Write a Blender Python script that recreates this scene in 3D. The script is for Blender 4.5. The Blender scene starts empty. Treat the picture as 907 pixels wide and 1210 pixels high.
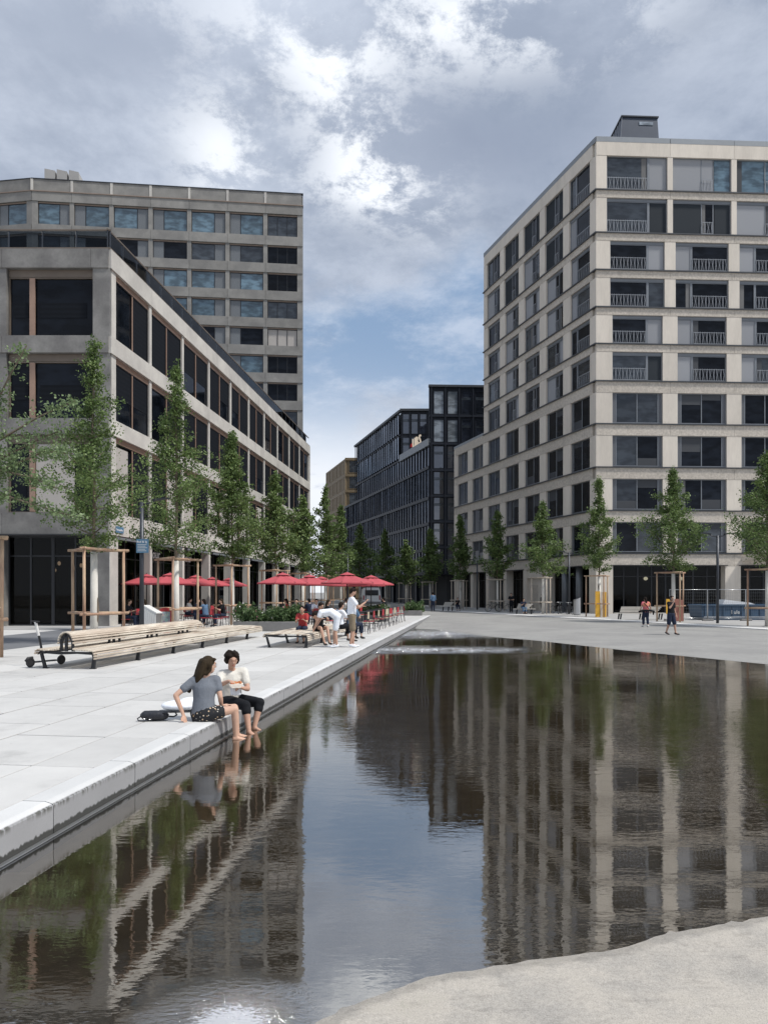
import bpy, math, random
import numpy as np
from mathutils import Vector, Matrix
R = math.radians
sc = bpy.context.scene
col = sc.collection
random.seed(7)

# ------------------------------------------------------------------ camera
cam = bpy.data.objects.new("camera", bpy.data.cameras.new("camera")); col.objects.link(cam)
cam.location = (0, 0, 1.7); cam.rotation_euler = (R(90), 0, 0)
cam.data.sensor_fit = 'HORIZONTAL'; cam.data.sensor_width = 36
cam.data.lens = 36 * 880 / 907; cam.data.shift_y = 95 / 907
cam.data.clip_start = .05; cam.data.clip_end = 6000
sc.camera = cam
# ------------------------------------------------------------------ exposure
sc.view_settings.view_transform = 'Standard'; sc.view_settings.look = 'None'
sc.view_settings.exposure = 0.62; sc.view_settings.gamma = 1
SUN_EL, SUN_AZ = 56, 112          # azimuth from +Y (the way the camera looks), towards -X
# ------------------------------------------------------------------ world
w = bpy.data.worlds.new("World"); sc.world = w; w.use_nodes = True
nt = w.node_tree; nt.nodes.clear()
class NB:
    """tiny node helper"""
    def __init__(s, nt): s.nt = nt
    def n(s, t, **k):
        nd = s.nt.nodes.new(t)
        ins = k.pop('ins', {})
        for a, b in k.items(): setattr(nd, a, b)
        for a, b in ins.items(): s.set(nd, a, b)
        return nd
    def set(s, nd, a, b):
        sock = nd.inputs[a]
        if isinstance(b, bpy.types.NodeSocket): s.nt.links.new(b, sock)
        elif isinstance(b, bpy.types.Node): s.nt.links.new(b.outputs[0], sock)
        else:
            if hasattr(b, '__len__') and sock.type == 'VECTOR': b = tuple(b)[:3]
            sock.default_value = b
    def math(s, op, a, b=None, c=None, clamp=False):
        nd = s.n('ShaderNodeMath', operation=op, use_clamp=clamp)
        s.set(nd, 0, a)
        if b is not None: s.set(nd, 1, b)
        if c is not None: s.set(nd, 2, c)
        return nd.outputs[0]
    def vm(s, op, a, b=None, out=0):
        nd = s.n('ShaderNodeVectorMath', operation=op); s.set(nd, 0, a)
        if b is not None: s.set(nd, 1, b)
        return nd.outputs[out]
    def mix(s, f, a, b, bt='MIX'):
        nd = s.n('ShaderNodeMix', data_type='RGBA', blend_type=bt)
        s.set(nd, 0, f); s.set(nd, 6, a); s.set(nd, 7, b)
        return nd.outputs[2]
    def rng(s, v, a, b, c=0., d=1., smooth=True):
        nd = s.n('ShaderNodeMapRange', interpolation_type='SMOOTHSTEP' if smooth else 'LINEAR')
        for i, x in enumerate((v, a, b, c, d)): s.set(nd, i, x)
        return nd.outputs[0]
    def noise(s, vec, scale, detail=4, rough=.55, dist=0.):
        nd = s.n('ShaderNodeTexNoise', ins={'Vector': vec, 'Scale': scale, 'Detail': detail, 'Roughness': rough, 'Distortion': dist})
        return nd.outputs[0]
B = NB(nt)
d = B.n('ShaderNodeTexCoord').outputs['Generated']
sky = B.n('ShaderNodeTexSky', sky_type='NISHITA', sun_disc=False, sun_elevation=R(SUN_EL), sun_rotation=R(SUN_AZ))
sep = B.n('ShaderNodeSeparateXYZ', ins={0: d})
z = B.math('MAXIMUM', sep.outputs[2], 0.0)
den = B.math('ADD', z, .22)
pl = B.n('ShaderNodeCombineXYZ', ins={0: B.math('DIVIDE', sep.outputs[0], den), 1: B.math('DIVIDE', sep.outputs[1], den), 2: 3.7})
def dirpx(px, py): return Vector(((px - 453.5) / 880, 1, (700 - py) / 880)).normalized()
def spot(px, py, sx, sy, rot=0):
    """soft elliptical window on the sky round one direction; sizes in tangent units"""
    c = dirpx(px, py); rt = Vector((c.y, -c.x, 0)).normalized(); up = rt.cross(c)
    rt2 = rt * math.cos(rot) + up * math.sin(rot); up2 = up * math.cos(rot) - rt * math.sin(rot)
    a = B.math('DIVIDE', B.vm('DOT_PRODUCT', d, rt2, out=1), sx); b = B.math('DIVIDE', B.vm('DOT_PRODUCT', d, up2, out=1), sy)
    r2 = B.math('ADD', B.math('MULTIPLY', a, a), B.math('MULTIPLY', b, b))
    e = B.math('EXPONENT', B.math('MULTIPLY', r2, -1))
    return B.math('MULTIPLY', e, B.math('GREATER_THAN', B.vm('DOT_PRODUCT', d, c, out=1), 0))
n1 = B.noise(pl, 1.3, 7, .6, .1)
n2 = B.noise(pl, 3.1, 9, .66, .12)
n3 = B.noise(B.vm('ADD', pl.outputs[0], (5.1, 2.2, 0)), .8, 5, .5, .3)
# clear gap low over the street, else cloud cover
gap = B.math('MAXIMUM', spot(470, 430, .34, .17), B.math('MULTIPLY', spot(560, 350, .12, .1), .5))
cover = B.rng(B.math('ADD', n1, B.math('MULTIPLY', gap, -.19)), .22, .42)
low = B.rng(z, .06, .30, 0, 1)
grey = B.mix(B.rng(n3, .30, .68), (.21, .26, .355, 1), (.455, .505, .60, 1))
grey = B.mix(B.rng(n2, .34, .64), B.mix(.60, (.16, .20, .28, 1), grey), B.mix(.55, (.51, .56, .65, 1), grey))
bright = B.math('ADD', B.math('MULTIPLY', spot(262, 180, .05, .06, .4), .75), B.math('MULTIPLY', spot(425, 150, .11, .05, -.8), .9))
bright = B.math('ADD', bright, B.math('MULTIPLY', spot(560, 25, .17, .05), .8))
bright = B.math('ADD', bright, B.math('MULTIPLY', B.math('ADD', spot(445, 215, .08, .035), B.math('MULTIPLY', spot(240, 20, .12, .04), .3)), .8))
bright = B.math('ADD', bright, B.math('MULTIPLY', spot(400, 392, .06, .022), 1.0))
n4 = B.noise(pl, 6.5, 10, .7, .1)
brm = B.math('MULTIPLY', bright, B.rng(n4, .43, .58), clamp=True)
grey = B.mix(brm, grey, (.90, .93, .97, 1))
dark = B.math('MULTIPLY', B.math('ADD', spot(590, 150, .16, .08), B.math('MULTIPLY', spot(120, 40, .1, .04), .7)), B.rng(n2, .3, .6))
grey = B.mix(B.math('MULTIPLY', dark, .75, clamp=True), grey, (.20, .24, .33, 1))
over = B.rng(z, .55, .95, 1, 1.5)       # the cloud layer is thinner and brighter overhead
grey = B.vm('SCALE', grey, None); B.set(grey.node, 3, over)
white = B.math('MULTIPLY', B.math('MAXIMUM', B.math('MULTIPLY', spot(385, 580, .2, .10), B.rng(n2, .2, .42)), B.rng(z, .16, .03)), .95, clamp=True)
skyc = B.vm('SCALE', sky.outputs[0], None); B.set(skyc.node, 3, .075)
skyc = B.mix(.72, skyc, (.24, .35, .52, 1))
skyc = B.mix(B.rng(n2, .46, .72), skyc, (.42, .49, .61, 1))
c = B.mix(cover, skyc, grey)
c = B.mix(white, c, (.74, .77, .82, 1))
bg = B.n('ShaderNodeBackground', ins={0: c, 1: .84})
B.n('ShaderNodeOutputWorld', ins={0: bg})
sun = bpy.data.objects.new("sun", bpy.data.lights.new("sun", 'SUN')); col.objects.link(sun)
sun.data.energy = 2.5; sun.data.angle = R(6); sun.data.color = (1, .96, .9)
sd = Vector((math.sin(R(SUN_AZ)) * math.cos(R(SUN_EL)), math.cos(R(SUN_AZ)) * math.cos(R(SUN_EL)), math.sin(R(SUN_EL))))
sun.rotation_euler = sd.to_track_quat('Z', 'Y').to_euler()

# ------------------------------------------------------------------ materials
MATS = {}
def M(name, c=(.5, .5, .5), rough=.6, metal=0., var=.12, vs=1.5, fine=.06, fs=25., bump=0., bs=30., rnd=.0, spec=.5, tint=None, stretch=None):
    """surface with large and fine colour variation in world space, optional relief, optional variation per piece"""
    if name in MATS: return MATS[name]
    m = bpy.data.materials.new(name); m.use_nodes = True; nt = m.node_tree; nt.nodes.clear(); b = NB(nt)
    pos = b.n('ShaderNodeNewGeometry').outputs['Position']
    if stretch: pos = b.vm('MULTIPLY', pos, stretch)
    a = b.noise(pos, vs, 5); f = b.noise(pos, fs, 3)
    v = b.math('ADD', b.rng(a, .25, .75, 1 - var, 1 + var, False), b.rng(f, .25, .75, -fine, fine, False))
    if rnd:
        r_ = b.n('ShaderNodeObjectInfo').outputs['Random']
        v = b.math('MULTIPLY', v, b.rng(r_, 0, 1, 1 - rnd, 1 + rnd, False))
    base = (*c, 1)
    if tint: base = b.mix(b.rng(b.noise(pos, vs * .6, 4), .4, .62), base, (*tint, 1))
    cc = b.vm('SCALE', base, None); b.set(cc.node, 3, v)
    p = b.n('ShaderNodeBsdfPrincipled', ins={'Base Color': cc, 'Roughness': rough, 'Metallic': metal, 'Specular IOR Level': spec if rough < .84 else .2})
    if bump:
        bn = b.n('ShaderNodeBump', ins={'Strength': 1.0, 'Distance': bump, 'Height': b.noise(pos, bs, 4)})
        b.set(p, 'Normal', bn)
    b.n('ShaderNodeOutputMaterial', ins={0: p})
    MATS[name] = m; return m
def glass(name, c, rough=.04, rnd=.35, wav=.0006, f0=.08):
    """window pane seen from outside: dark room tone or painted sky reflection under a clear reflection, faintly wavy"""
    if name in MATS: return MATS[name]
    m = bpy.data.materials.new(name); m.use_nodes = True; nt = m.node_tree; nt.nodes.clear(); b = NB(nt)
    pos = b.n('ShaderNodeNewGeometry').outputs['Position']
    r_ = b.n('ShaderNodeObjectInfo').outputs['Random']
    v = b.math('MULTIPLY', b.rng(r_, 0, 1, 1 - rnd, 1 + rnd, False), b.rng(b.noise(b.vm('MULTIPLY', pos, (.7, .7, 1.6)), 1.2, 2), .35, .65, .6, 1.4))
    cc = b.vm('SCALE', (*c, 1), None); b.set(cc.node, 3, v)
    bn = b.n('ShaderNodeBump', ins={'Strength': 1.0, 'Distance': wav, 'Height': b.noise(pos, 1.1, 1)})
    df = b.n('ShaderNodeBsdfDiffuse', ins={0: cc})
    gl = b.n('ShaderNodeBsdfGlossy', ins={'Roughness': rough, 'Normal': bn, 'Color': (.93, .95, 1, 1)})
    fr = b.n('ShaderNodeFresnel', ins={'IOR': 1.5 if f0 < .06 else 1.7})
    mx = b.n('ShaderNodeMixShader', ins={0: b.math('ADD', b.math('MULTIPLY', fr.outputs[0], .62 if f0 < .08 else 1.0), f0 - (.05 if f0 < .08 else .06), clamp=True), 1: df, 2: gl})
    b.n('ShaderNodeOutputMaterial', ins={0: mx})
    MATS[name] = m; return m
def clear(name, tint=(.55, .6, .62)):
    if name in MATS: return MATS[name]
    m = bpy.data.materials.new(name); m.use_nodes = True; nt = m.node_tree; nt.nodes.clear(); b = NB(nt)
    tr = b.n('ShaderNodeBsdfTransparent', ins={0: (*tint, 1)}); gl = b.n('ShaderNodeBsdfGlossy', ins={'Roughness': .02})
    fr = b.n('ShaderNodeFresnel', ins={'IOR': 1.25})
    mx = b.n('ShaderNodeMixShader', ins={0: fr, 1: tr, 2: gl}); b.n('ShaderNodeOutputMaterial', ins={0: mx})
    MATS[name] = m; return m
def perf(name, c1, c2, sc_=9.):
    """perforated metal panel: a fine regular pattern of holes"""
    if name in MATS: return MATS[name]
    m = bpy.data.materials.new(name); m.use_nodes = True; nt = m.node_tree; nt.nodes.clear(); b = NB(nt)
    pos = b.n('ShaderNodeTexCoord').outputs['Object']
    sp = b.n('ShaderNodeSeparateXYZ', ins={0: pos})
    s1 = b.math('SINE', b.math('MULTIPLY', sp.outputs[0], sc_ * 6.28)); s2 = b.math('SINE', b.math('MULTIPLY', sp.outputs[2], sc_ * 6.28))
    v = b.rng(b.math('MULTIPLY', s1, s2), -.2, .3)
    p = b.n('ShaderNodeBsdfPrincipled', ins={'Base Color': b.mix(v, (*c1, 1), (*c2, 1)), 'Roughness': .5})
    b.n('ShaderNodeOutputMaterial', ins={0: p}); MATS[name] = m; return m
def lined(name, c, dk=.75, per=.08, rough=.7, axis=2, rnd=.08):
    """fabric or slatted blind: fine level lines"""
    if name in MATS: return MATS[name]
    m = bpy.data.materials.new(name); m.use_nodes = True; nt = m.node_tree; nt.nodes.clear(); b = NB(nt)
    sp = b.n('ShaderNodeSeparateXYZ', ins={0: b.n('ShaderNodeTexCoord').outputs['Object']})
    s1 = b.rng(b.math('SINE', b.math('MULTIPLY', sp.outputs[axis], 6.28 / per)), -1, 1, dk, 1.05)
    r_ = b.n('ShaderNodeObjectInfo').outputs['Random']
    v = b.math('MULTIPLY', s1, b.rng(r_, 0, 1, 1 - rnd, 1 + rnd, False))
    cc = b.vm('SCALE', (*c, 1), None); b.set(cc.node, 3, v)
    p = b.n('ShaderNodeBsdfPrincipled', ins={'Base Color': cc, 'Roughness': rough, 'Specular IOR Level': .12})
    b.n('ShaderNodeOutputMaterial', ins={0: p}); MATS[name] = m; return m
def emit(name, c, s):
    if name in MATS: return MATS[name]
    m = bpy.data.materials.new(name); m.use_nodes = True; nt = m.node_tree; nt.nodes.clear(); b = NB(nt)
    e = b.n('ShaderNodeEmission', ins={0: (*c, 1), 1: s}); b.n('ShaderNodeOutputMaterial', ins={0: e}); MATS[name] = m; return m

M('r_stone', (.64, .585, .51), .8, var=.10, vs=1.1, fine=.05, fs=9, bump=.004, bs=40, rnd=.06, stretch=(1, 1, .22))
M('r_rough', (.51, .465, .405), .9, var=.08, vs=2, fine=.22, fs=6, bump=.02, bs=9, rnd=.05)
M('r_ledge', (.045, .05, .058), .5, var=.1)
M('r_frame', (.19, .205, .225), .45, metal=.3, var=.06)
M('r_frame_dark', (.05, .055, .062), .45, metal=.3, var=.06)
M('r_parapet', (.24, .26, .28), .5, metal=.4, var=.06, rnd=.04)
M('rail', (.36, .38, .41), .45, metal=.3, var=.05)
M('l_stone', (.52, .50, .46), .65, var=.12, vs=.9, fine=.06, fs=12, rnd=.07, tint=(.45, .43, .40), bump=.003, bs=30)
M('l_stone_dark', (.205, .20, .19), .6, var=.22, vs=1.3, fine=.1, fs=10, rnd=.08, tint=(.15, .145, .14), bump=.003, bs=30)  # darker front marble; some of that face's shade is put into the colour
M('copper', (.30, .20, .15), .5, metal=.25, var=.15, rnd=.08)
M('bronze', (.16, .13, .105), .5, metal=.3, var=.15)
M('beige_blind', (.40, .375, .35), .8, var=.03)
M('t_stone', (.245, .238, .222), .7, var=.15, vs=.8, fine=.06, fs=7, rnd=.09, tint=(.195, .19, .18))
M('t_lintel', (.24, .185, .15), .6, var=.1)
M('black_metal', (.022, .024, .028), .4, metal=.3, var=.1)
M('dark_metal', (.05, .055, .065), .4, metal=.4, var=.1)
M('g_metal', (.014, .018, .028), .5, metal=0., spec=.3, var=.08, rnd=.06)
M('zinc', (.045, .055, .075), .45, metal=.5, var=.08)
M('zinc_side', (.22, .23, .25), .45, metal=.5, var=.1)
M('brown', (.17, .125, .07), .6, var=.1)
M('room_dark', (.03, .032, .036), .8)
M('wood_pole', (.46, .33, .22), .75, var=.18, vs=3, fine=.15, fs=12, bump=.003, bs=12, stretch=(1, 1, .3), tint=(.36, .22, .15))
M('wood_pale', (.55, .48, .40), .75, var=.15, vs=2, fine=.12, fs=14, stretch=(1, 1, .3))
M('bench_wood', (.60, .54, .45), .7, var=.14, vs=2.5, fine=.10, fs=18, bump=.0015, bs=30, rnd=.13, stretch=(3, .35, 3), tint=(.42, .35, .28))
M('bench_far', (.55, .52, .47), .7, var=.1)
M('bark', (.16, .13, .10), .9, var=.25, vs=4, bump=.01, bs=14)
M('wrap', (.62, .60, .55), .85, var=.08, vs=3)
M('yellow', (.72, .40, .045), .6, var=.08)
M('red_board', (.30, .13, .10), .7, var=.12)
M('canvas_red', (.42, .07, .085), .8, var=.06, vs=2, rnd=.06)
M('chair_red', (.36, .03, .04), .5, var=.1)
M('chair_tan', (.42, .36, .26), .7, var=.1)
M('steel', (.55, .56, .57), .3, metal=.85, var=.06)
M('grey_box', (.20, .195, .19), .7, var=.1, fine=.1)
M('blue_sign', (.09, .19, .30), .5, var=.05)
M('blue_skip', (.035, .075, .13), .55, var=.2, vs=3)
M('white', (.8, .8, .8), .6, var=.04)
M('paint_white', (.72, .72, .7), .4, var=.04)
M('skin', (.52, .32, .23), .6, var=.06, vs=8, fine=.03)
M('skin2', (.44, .26, .185), .6, var=.06, vs=8, fine=.03)
M('hair_brown', (.032, .022, .012), .85, var=.25, vs=20, fine=.3, fs=60, stretch=(1, 1, .3), bump=.004, bs=60)
M('hair_dark', (.014, .009, .007), .85, var=.3, vs=20, fine=.3, fs=60, bump=.006, bs=50)
M('tee_grey', (.15, .165, .19), .9, var=.06, vs=8, fine=.35, fs=160, bump=.016, bs=9)
M('tee_cream', (.60, .58, .53), .9, var=.05, vs=8, bump=.02, bs=9)
M('tee_white', (.76, .79, .84), .9, var=.04, vs=8, bump=.006, bs=10)
M('shorts_white', (.66, .69, .74), .9, var=.04, vs=8, bump=.004, bs=10)
M('khaki', (.21, .17, .12), .9, var=.1, vs=8, bump=.004, bs=12)
M('black_cloth', (.009, .010, .013), .85, var=.15, vs=8, bump=.005, bs=16)
M('navy_cloth', (.022, .03, .055), .85, var=.15, vs=8, bump=.005, bs=16)
M('blue_cloth', (.10, .17, .27), .85, var=.1, vs=8)
M('red_cloth', (.38, .05, .05), .85, var=.1, vs=8)
M('orange_cloth', (.62, .27, .16), .85, var=.3, vs=9, tint=(.55, .10, .18))
M('lip', (.35, .09, .08), .5); M('eye', (.02, .015, .012), .3)
M('rubber', (.02, .02, .022), .6); M('food', (.55, .27, .10), .7, var=.4, vs=60, tint=(.5, .12, .05)); M('paper', (.78, .72, .64), .8)
M('bag_black', (.012, .013, .018), .5, var=.3, vs=30, bump=.01, bs=30)
M('petal', (.8, .76, .78), .7); M('petal_pink', (.6, .25, .3), .7)
M('kerb', (.60, .60, .585), .75, var=.06, vs=1.5, fine=.07, fs=60)
M('strip', (.60, .595, .58), .8, var=.07, vs=1)
M('sidewalk', (.36, .355, .345), .85, var=.10, vs=.5, fine=.08, fs=20)
M('road', (.155, .16, .17), .9, var=.12, vs=.5, fine=.15, fs=50)
def floral():
    m = bpy.data.materials.new('floral'); m.use_nodes = True; nt = m.node_tree; nt.nodes.clear(); b = NB(nt)
    pos = b.n('ShaderNodeTexCoord').outputs['Object']
    v = b.n('ShaderNodeTexVoronoi', ins={'Vector': pos, 'Scale': 26.})
    f = b.rng(v.outputs['Distance'], .20, .30, 1, 0)
    cc = b.mix(b.rng(b.noise(pos, 12, 2), .45, .55), (.62, .58, .5, 1), (.6, .42, .25, 1))
    p = b.n('ShaderNodeBsdfPrincipled', ins={'Base Color': b.mix(f, (.010, .011, .014, 1), cc), 'Roughness': .85})
    b.n('ShaderNodeOutputMaterial', ins={0: p}); MATS['floral'] = m
floral()
def leafmat(name, c, c2):
    m = bpy.data.materials.new(name); m.use_nodes = True; nt = m.node_tree; nt.nodes.clear(); b = NB(nt)
    pos = b.n('ShaderNodeNewGeometry').outputs['Position']
    att = b.n('ShaderNodeAttribute', attribute_name='leaf_tone').outputs['Fac']
    v = b.math('ADD', b.math('MULTIPLY', b.noise(pos, 1.3, 3), .5), b.math('MULTIPLY', att, .6))
    cc = b.mix(b.rng(v, .25, .85), (*c, 1), (*c2, 1))
    p = b.n('ShaderNodeBsdfPrincipled', ins={'Base Color': cc, 'Roughness': .5, 'Specular IOR Level': .35})
    t = b.n('ShaderNodeBsdfTranslucent', ins={0: cc})
    mx = b.n('ShaderNodeMixShader', ins={0: .32, 1: p, 2: t}); b.n('ShaderNodeOutputMaterial', ins={0: mx}); MATS[name] = m
leafmat('leaf', (.055, .098, .028), (.19, .265, .09)); leafmat('leaf_light', (.09, .14, .055), (.24, .32, .16))
leafmat('shrub_leaf', (.045, .085, .03), (.13, .20, .08))
GL = glass('glass_dark', (.008, .010, .014), f0=.04); glass('glass_l', (.006, .008, .012), f0=.04); glass('glass_blue_refl', (.095, .15, .19), .05, .25, f0=.07)  # the blue pane has reflected sky painted into its base colour
glass('glass_mid', (.035, .042, .05), f0=.06); glass('glass_tower', (.012, .015, .022), wav=.002, f0=.16, rnd=.5); glass('glass_sky_refl', (.12, .155, .20), wav=.002, f0=.36, rnd=.5); glass('glass_low', (.045, .055, .075), wav=.003, f0=.045, rnd=.6)  # upper block panes: sky reflection put into the diffuse colour
glass('glass_pale', (.22, .25, .28), f0=.06)
perf('perf_dark', (.05, .055, .065), (.19, .20, .22)); perf('perf_mid', (.085, .095, .105), (.20, .215, .23), 7.)
lined('blind_grey', (.30, .31, .33), .9, .06); lined('blind_dark', (.035, .042, .05), .75, .08); lined('screen_dark', (.008, .010, .014), .8, .25)
lined('blind_shade', (.075, .08, .088), .9, .07); lined('curtain', (.19, .19, .19), .7, .09, .8, 0)
clear('glass_clear', (.33, .36, .38)); clear('glass_rail', (.42, .46, .5))
emit('lamp_glow', (1, .78, .5), 2.2); emit('lamp_glow_white', (1, .95, .85), 1.6); emit('lamp_dim', (1, .6, .35), .9)

# ------------------------------------------------------------------ mesh builder
class MB:
    def __init__(s): s.v = []; s.f = []; s.m = []; s.mats = []
    def mi(s, mat):
        if mat is None: return 0
        if mat not in s.mats: s.mats.append(mat)
        return s.mats.index(mat)
    def add(s, vs, fs, mat=None):
        o = len(s.v); k = s.mi(mat); s.v += [tuple(p) for p in vs]
        for f in fs: s.f.append(tuple(i + o for i in f)); s.m.append(k)
        return s
    def box(s, x0, x1, y0, y1, z0, z1, mat=None, ch=0.):
        if ch:
            c = ch; vs = []
            for (x, sx) in ((x0, 1), (x1, -1)):
                for (y, sy) in ((y0, 1), (y1, -1)):
                    for (zz, sz) in ((z0, 1), (z1, -1)):
                        vs += [(x + sx * c, y + sy * c, zz), (x + sx * c, y, zz + sz * c), (x, y + sy * c, zz + sz * c)]
            import itertools
            idx = lambda a, b_, c_, k: ((a * 2 + b_) * 2 + c_) * 3 + k
            fs = []
            for c_ in (0, 1): q = [idx(0, 0, c_, 0), idx(1, 0, c_, 0), idx(1, 1, c_, 0), idx(0, 1, c_, 0)]; fs.append(q if c_ else q[::-1])
            for b_ in (0, 1): q = [idx(0, b_, 0, 1), idx(1, b_, 0, 1), idx(1, b_, 1, 1), idx(0, b_, 1, 1)]; fs.append(q[::-1] if b_ else q)
            for a in (0, 1): q = [idx(a, 0, 0, 2), idx(a, 1, 0, 2), idx(a, 1, 1, 2), idx(a, 0, 1, 2)]; fs.append(q if a else q[::-1])
            for a in (0, 1):
                for b_ in (0, 1): fs.append([idx(a, b_, 0, 1), idx(a, b_, 1, 1), idx(a, b_, 1, 2), idx(a, b_, 0, 2)])
                for c_ in (0, 1): fs.append([idx(a, 0, c_, 0), idx(a, 1, c_, 0), idx(a, 1, c_, 2), idx(a, 0, c_, 2)])
            for b_ in (0, 1):
                for c_ in (0, 1): fs.append([idx(0, b_, c_, 0), idx(1, b_, c_, 0), idx(1, b_, c_, 1), idx(0, b_, c_, 1)])
            for a, b_, c_ in itertools.product((0, 1), repeat=3): fs.append([idx(a, b_, c_, 0), idx(a, b_, c_, 1), idx(a, b_, c_, 2)])
            return s.add(vs, fs, mat)
        vs = [(x0, y0, z0), (x1, y0, z0), (x1, y1, z0), (x0, y1, z0), (x0, y0, z1), (x1, y0, z1), (x1, y1, z1), (x0, y1, z1)]
        return s.add(vs, [(0, 3, 2, 1), (4, 5, 6, 7), (0, 1, 5, 4), (1, 2, 6, 5), (2, 3, 7, 6), (3, 0, 4, 7)], mat)
    def tube(s, pts, rad, n=8, mat=None, cap=True):
        pts = [Vector(p) for p in pts]
        if not isinstance(rad, (list, tuple)): rad = [rad] * len(pts)
        vs = []; fs = []; ref = None
        for i, p in enumerate(pts):
            t = (pts[min(i + 1, len(pts) - 1)] - pts[max(i - 1, 0)])
            t = t.normalized() if t.length > 1e-9 else Vector((0, 0, 1))
            if ref is None: ref = Vector((1, 0, 0)) if abs(t.x) < .8 else Vector((0, 1, 0))
            a = (ref - t * ref.dot(t)); a = a.normalized() if a.length > 1e-6 else t.orthogonal().normalized()
            b = t.cross(a); ref = a
            for k in range(n):
                th = 2 * math.pi * k / n; vs.append(p + (a * math.cos(th) + b * math.sin(th)) * rad[i])
        for i in range(len(pts) - 1):
            for k in range(n): fs.append((i * n + k, i * n + (k + 1) % n, (i + 1) * n + (k + 1) % n, (i + 1) * n + k))
        if cap: fs.append(tuple(range(n))[::-1]); fs.append(tuple((len(pts) - 1) * n + k for k in range(n)))
        return s.add(vs, fs, mat)
    def ball(s, c, r, n=10, mat=None, sc_=(1, 1, 1), rot=None):
        vs = []; fs = []; m = max(4, n // 2 + 1); c = Vector(c)
        for i in range(1, m):
            ph = math.pi * i / m
            for k in range(n):
                th = 2 * math.pi * k / n
                p = Vector((r * sc_[0] * math.sin(ph) * math.cos(th), r * sc_[1] * math.sin(ph) * math.sin(th), r * sc_[2] * math.cos(ph)))
                if rot: p = rot @ p
                vs.append(c + p)
        for q in (1, -1):
            p = Vector((0, 0, q * r * sc_[2])); p = rot @ p if rot else p; vs.append(c + p)
        T = len(vs) - 2
        for i in range(m - 2):
            for k in range(n): fs.append((i * n + k, (i + 1) * n + k, (i + 1) * n + (k + 1) % n, i * n + (k + 1) % n))
        for k in range(n): fs.append((T, k, (k + 1) % n)); fs.append((T + 1, (m - 2) * n + (k + 1) % n, (m - 2) * n + k))
        return s.add(vs, fs, mat)
    def prism(s, poly, z0, z1, mat=None, axis='z'):
        n = len(poly)
        f = {'z': lambda a, b, h: (a, b, h), 'y': lambda a, b, h: (a, h, b), 'x': lambda a, b, h: (h, a, b)}[axis]
        vs = [f(a, b, z0) for a, b in poly] + [f(a, b, z1) for a, b in poly]
        fs = [tuple(range(n))[::-1], tuple(range(n, 2 * n))] + [(i, (i + 1) % n, (i + 1) % n + n, i + n) for i in range(n)]
        return s.add(vs, fs, mat)
    def ring(s, c, r, t, n=24, m=6, mat=None, axis='x'):
        vs = []; fs = []
        for i in range(n):
            th = 2 * math.pi * i / n
            for k in range(m):
                ph = 2 * math.pi * k / m; rr = r + t * math.cos(ph); h = t * math.sin(ph)
                p = (h, rr * math.cos(th), rr * math.sin(th)) if axis == 'x' else (rr * math.cos(th), h, rr * math.sin(th)) if axis == 'y' else (rr * math.cos(th), rr * math.sin(th), h)
                vs.append(tuple(a + b for a, b in zip(c, p)))
        for i in range(n):
            for k in range(m): fs.append((i * m + k, ((i + 1) % n) * m + k, ((i + 1) % n) * m + (k + 1) % m, i * m + (k + 1) % m))
        return s.add(vs, fs, mat)
    def mesh(s, name, mat=None, smooth=False):
        me = bpy.data.meshes.new(name); me.from_pydata(s.v, [], s.f)
        for mm in (s.mats or [mat or 'white']): me.materials.append(MATS[mm])
        if s.mats: me.polygons.foreach_set('material_index', s.m)
        if smooth: me.polygons.foreach_set('use_smooth', [True] * len(me.polygons))
        import bmesh
        bm = bmesh.new(); bm.from_mesh(me); bmesh.ops.recalc_face_normals(bm, faces=bm.faces); bm.to_mesh(me); bm.free()
        me.update(); return me
def obj(name, me, parent=None, loc=(0, 0, 0), rz=0., rot=None, label=None, cat=None, group=None, kind=None):
    o = bpy.data.objects.new(name, me); col.objects.link(o); o.parent = parent; o.location = loc
    o.rotation_euler = rot if rot else (0, 0, rz)
    if label: o['label'] = label
    if cat: o['category'] = cat
    if group: o['group'] = group
    if kind: o['kind'] = kind
    return o
def thing(name, label, cat, loc=(0, 0, 0), rz=0., group=None): return obj(name, None, None, loc, rz, None, label, cat, group)
def dup(o, parent=None, top=True):
    c = o.copy(); col.objects.link(c); c.parent = parent
    for ch in CH.get(o.name, []): dup(ch, c, False)
    return c
CH = {}
def index_children():
    CH.clear()
    for o in bpy.data.objects:
        if o.parent: CH.setdefault(o.parent.name, []).append(o)
def copy_of(o, loc, rz, label, group=None):
    c = dup(o); c.location = loc; c.rotation_euler = (0, 0, rz); c['label'] = label
    if group: c['group'] = group
    return c
_bc = {}
def bx(w_, d_, h, mat, name='panel', ch=0.):
    k = (round(w_, 3), round(d_, 3), round(h, 3), mat, ch)
    if k not in _bc: _bc[k] = MB().box(0, w_, 0, d_, 0, h, None, ch).mesh(name, mat)
    return _bc[k]
def text_mesh(s, size, depth, mat):
    cu = bpy.data.curves.new('lettering', 'FONT'); cu.body = s; cu.size = size; cu.extrude = depth; cu.resolution_u = 2
    o = bpy.data.objects.new('t', cu); col.objects.link(o); bpy.context.view_layer.update()
    me = bpy.data.meshes.new_from_object(o.evaluated_get(bpy.context.evaluated_depsgraph_get())); bpy.data.objects.remove(o)
    me.materials.clear(); me.materials.append(MATS[mat]); return me
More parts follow.
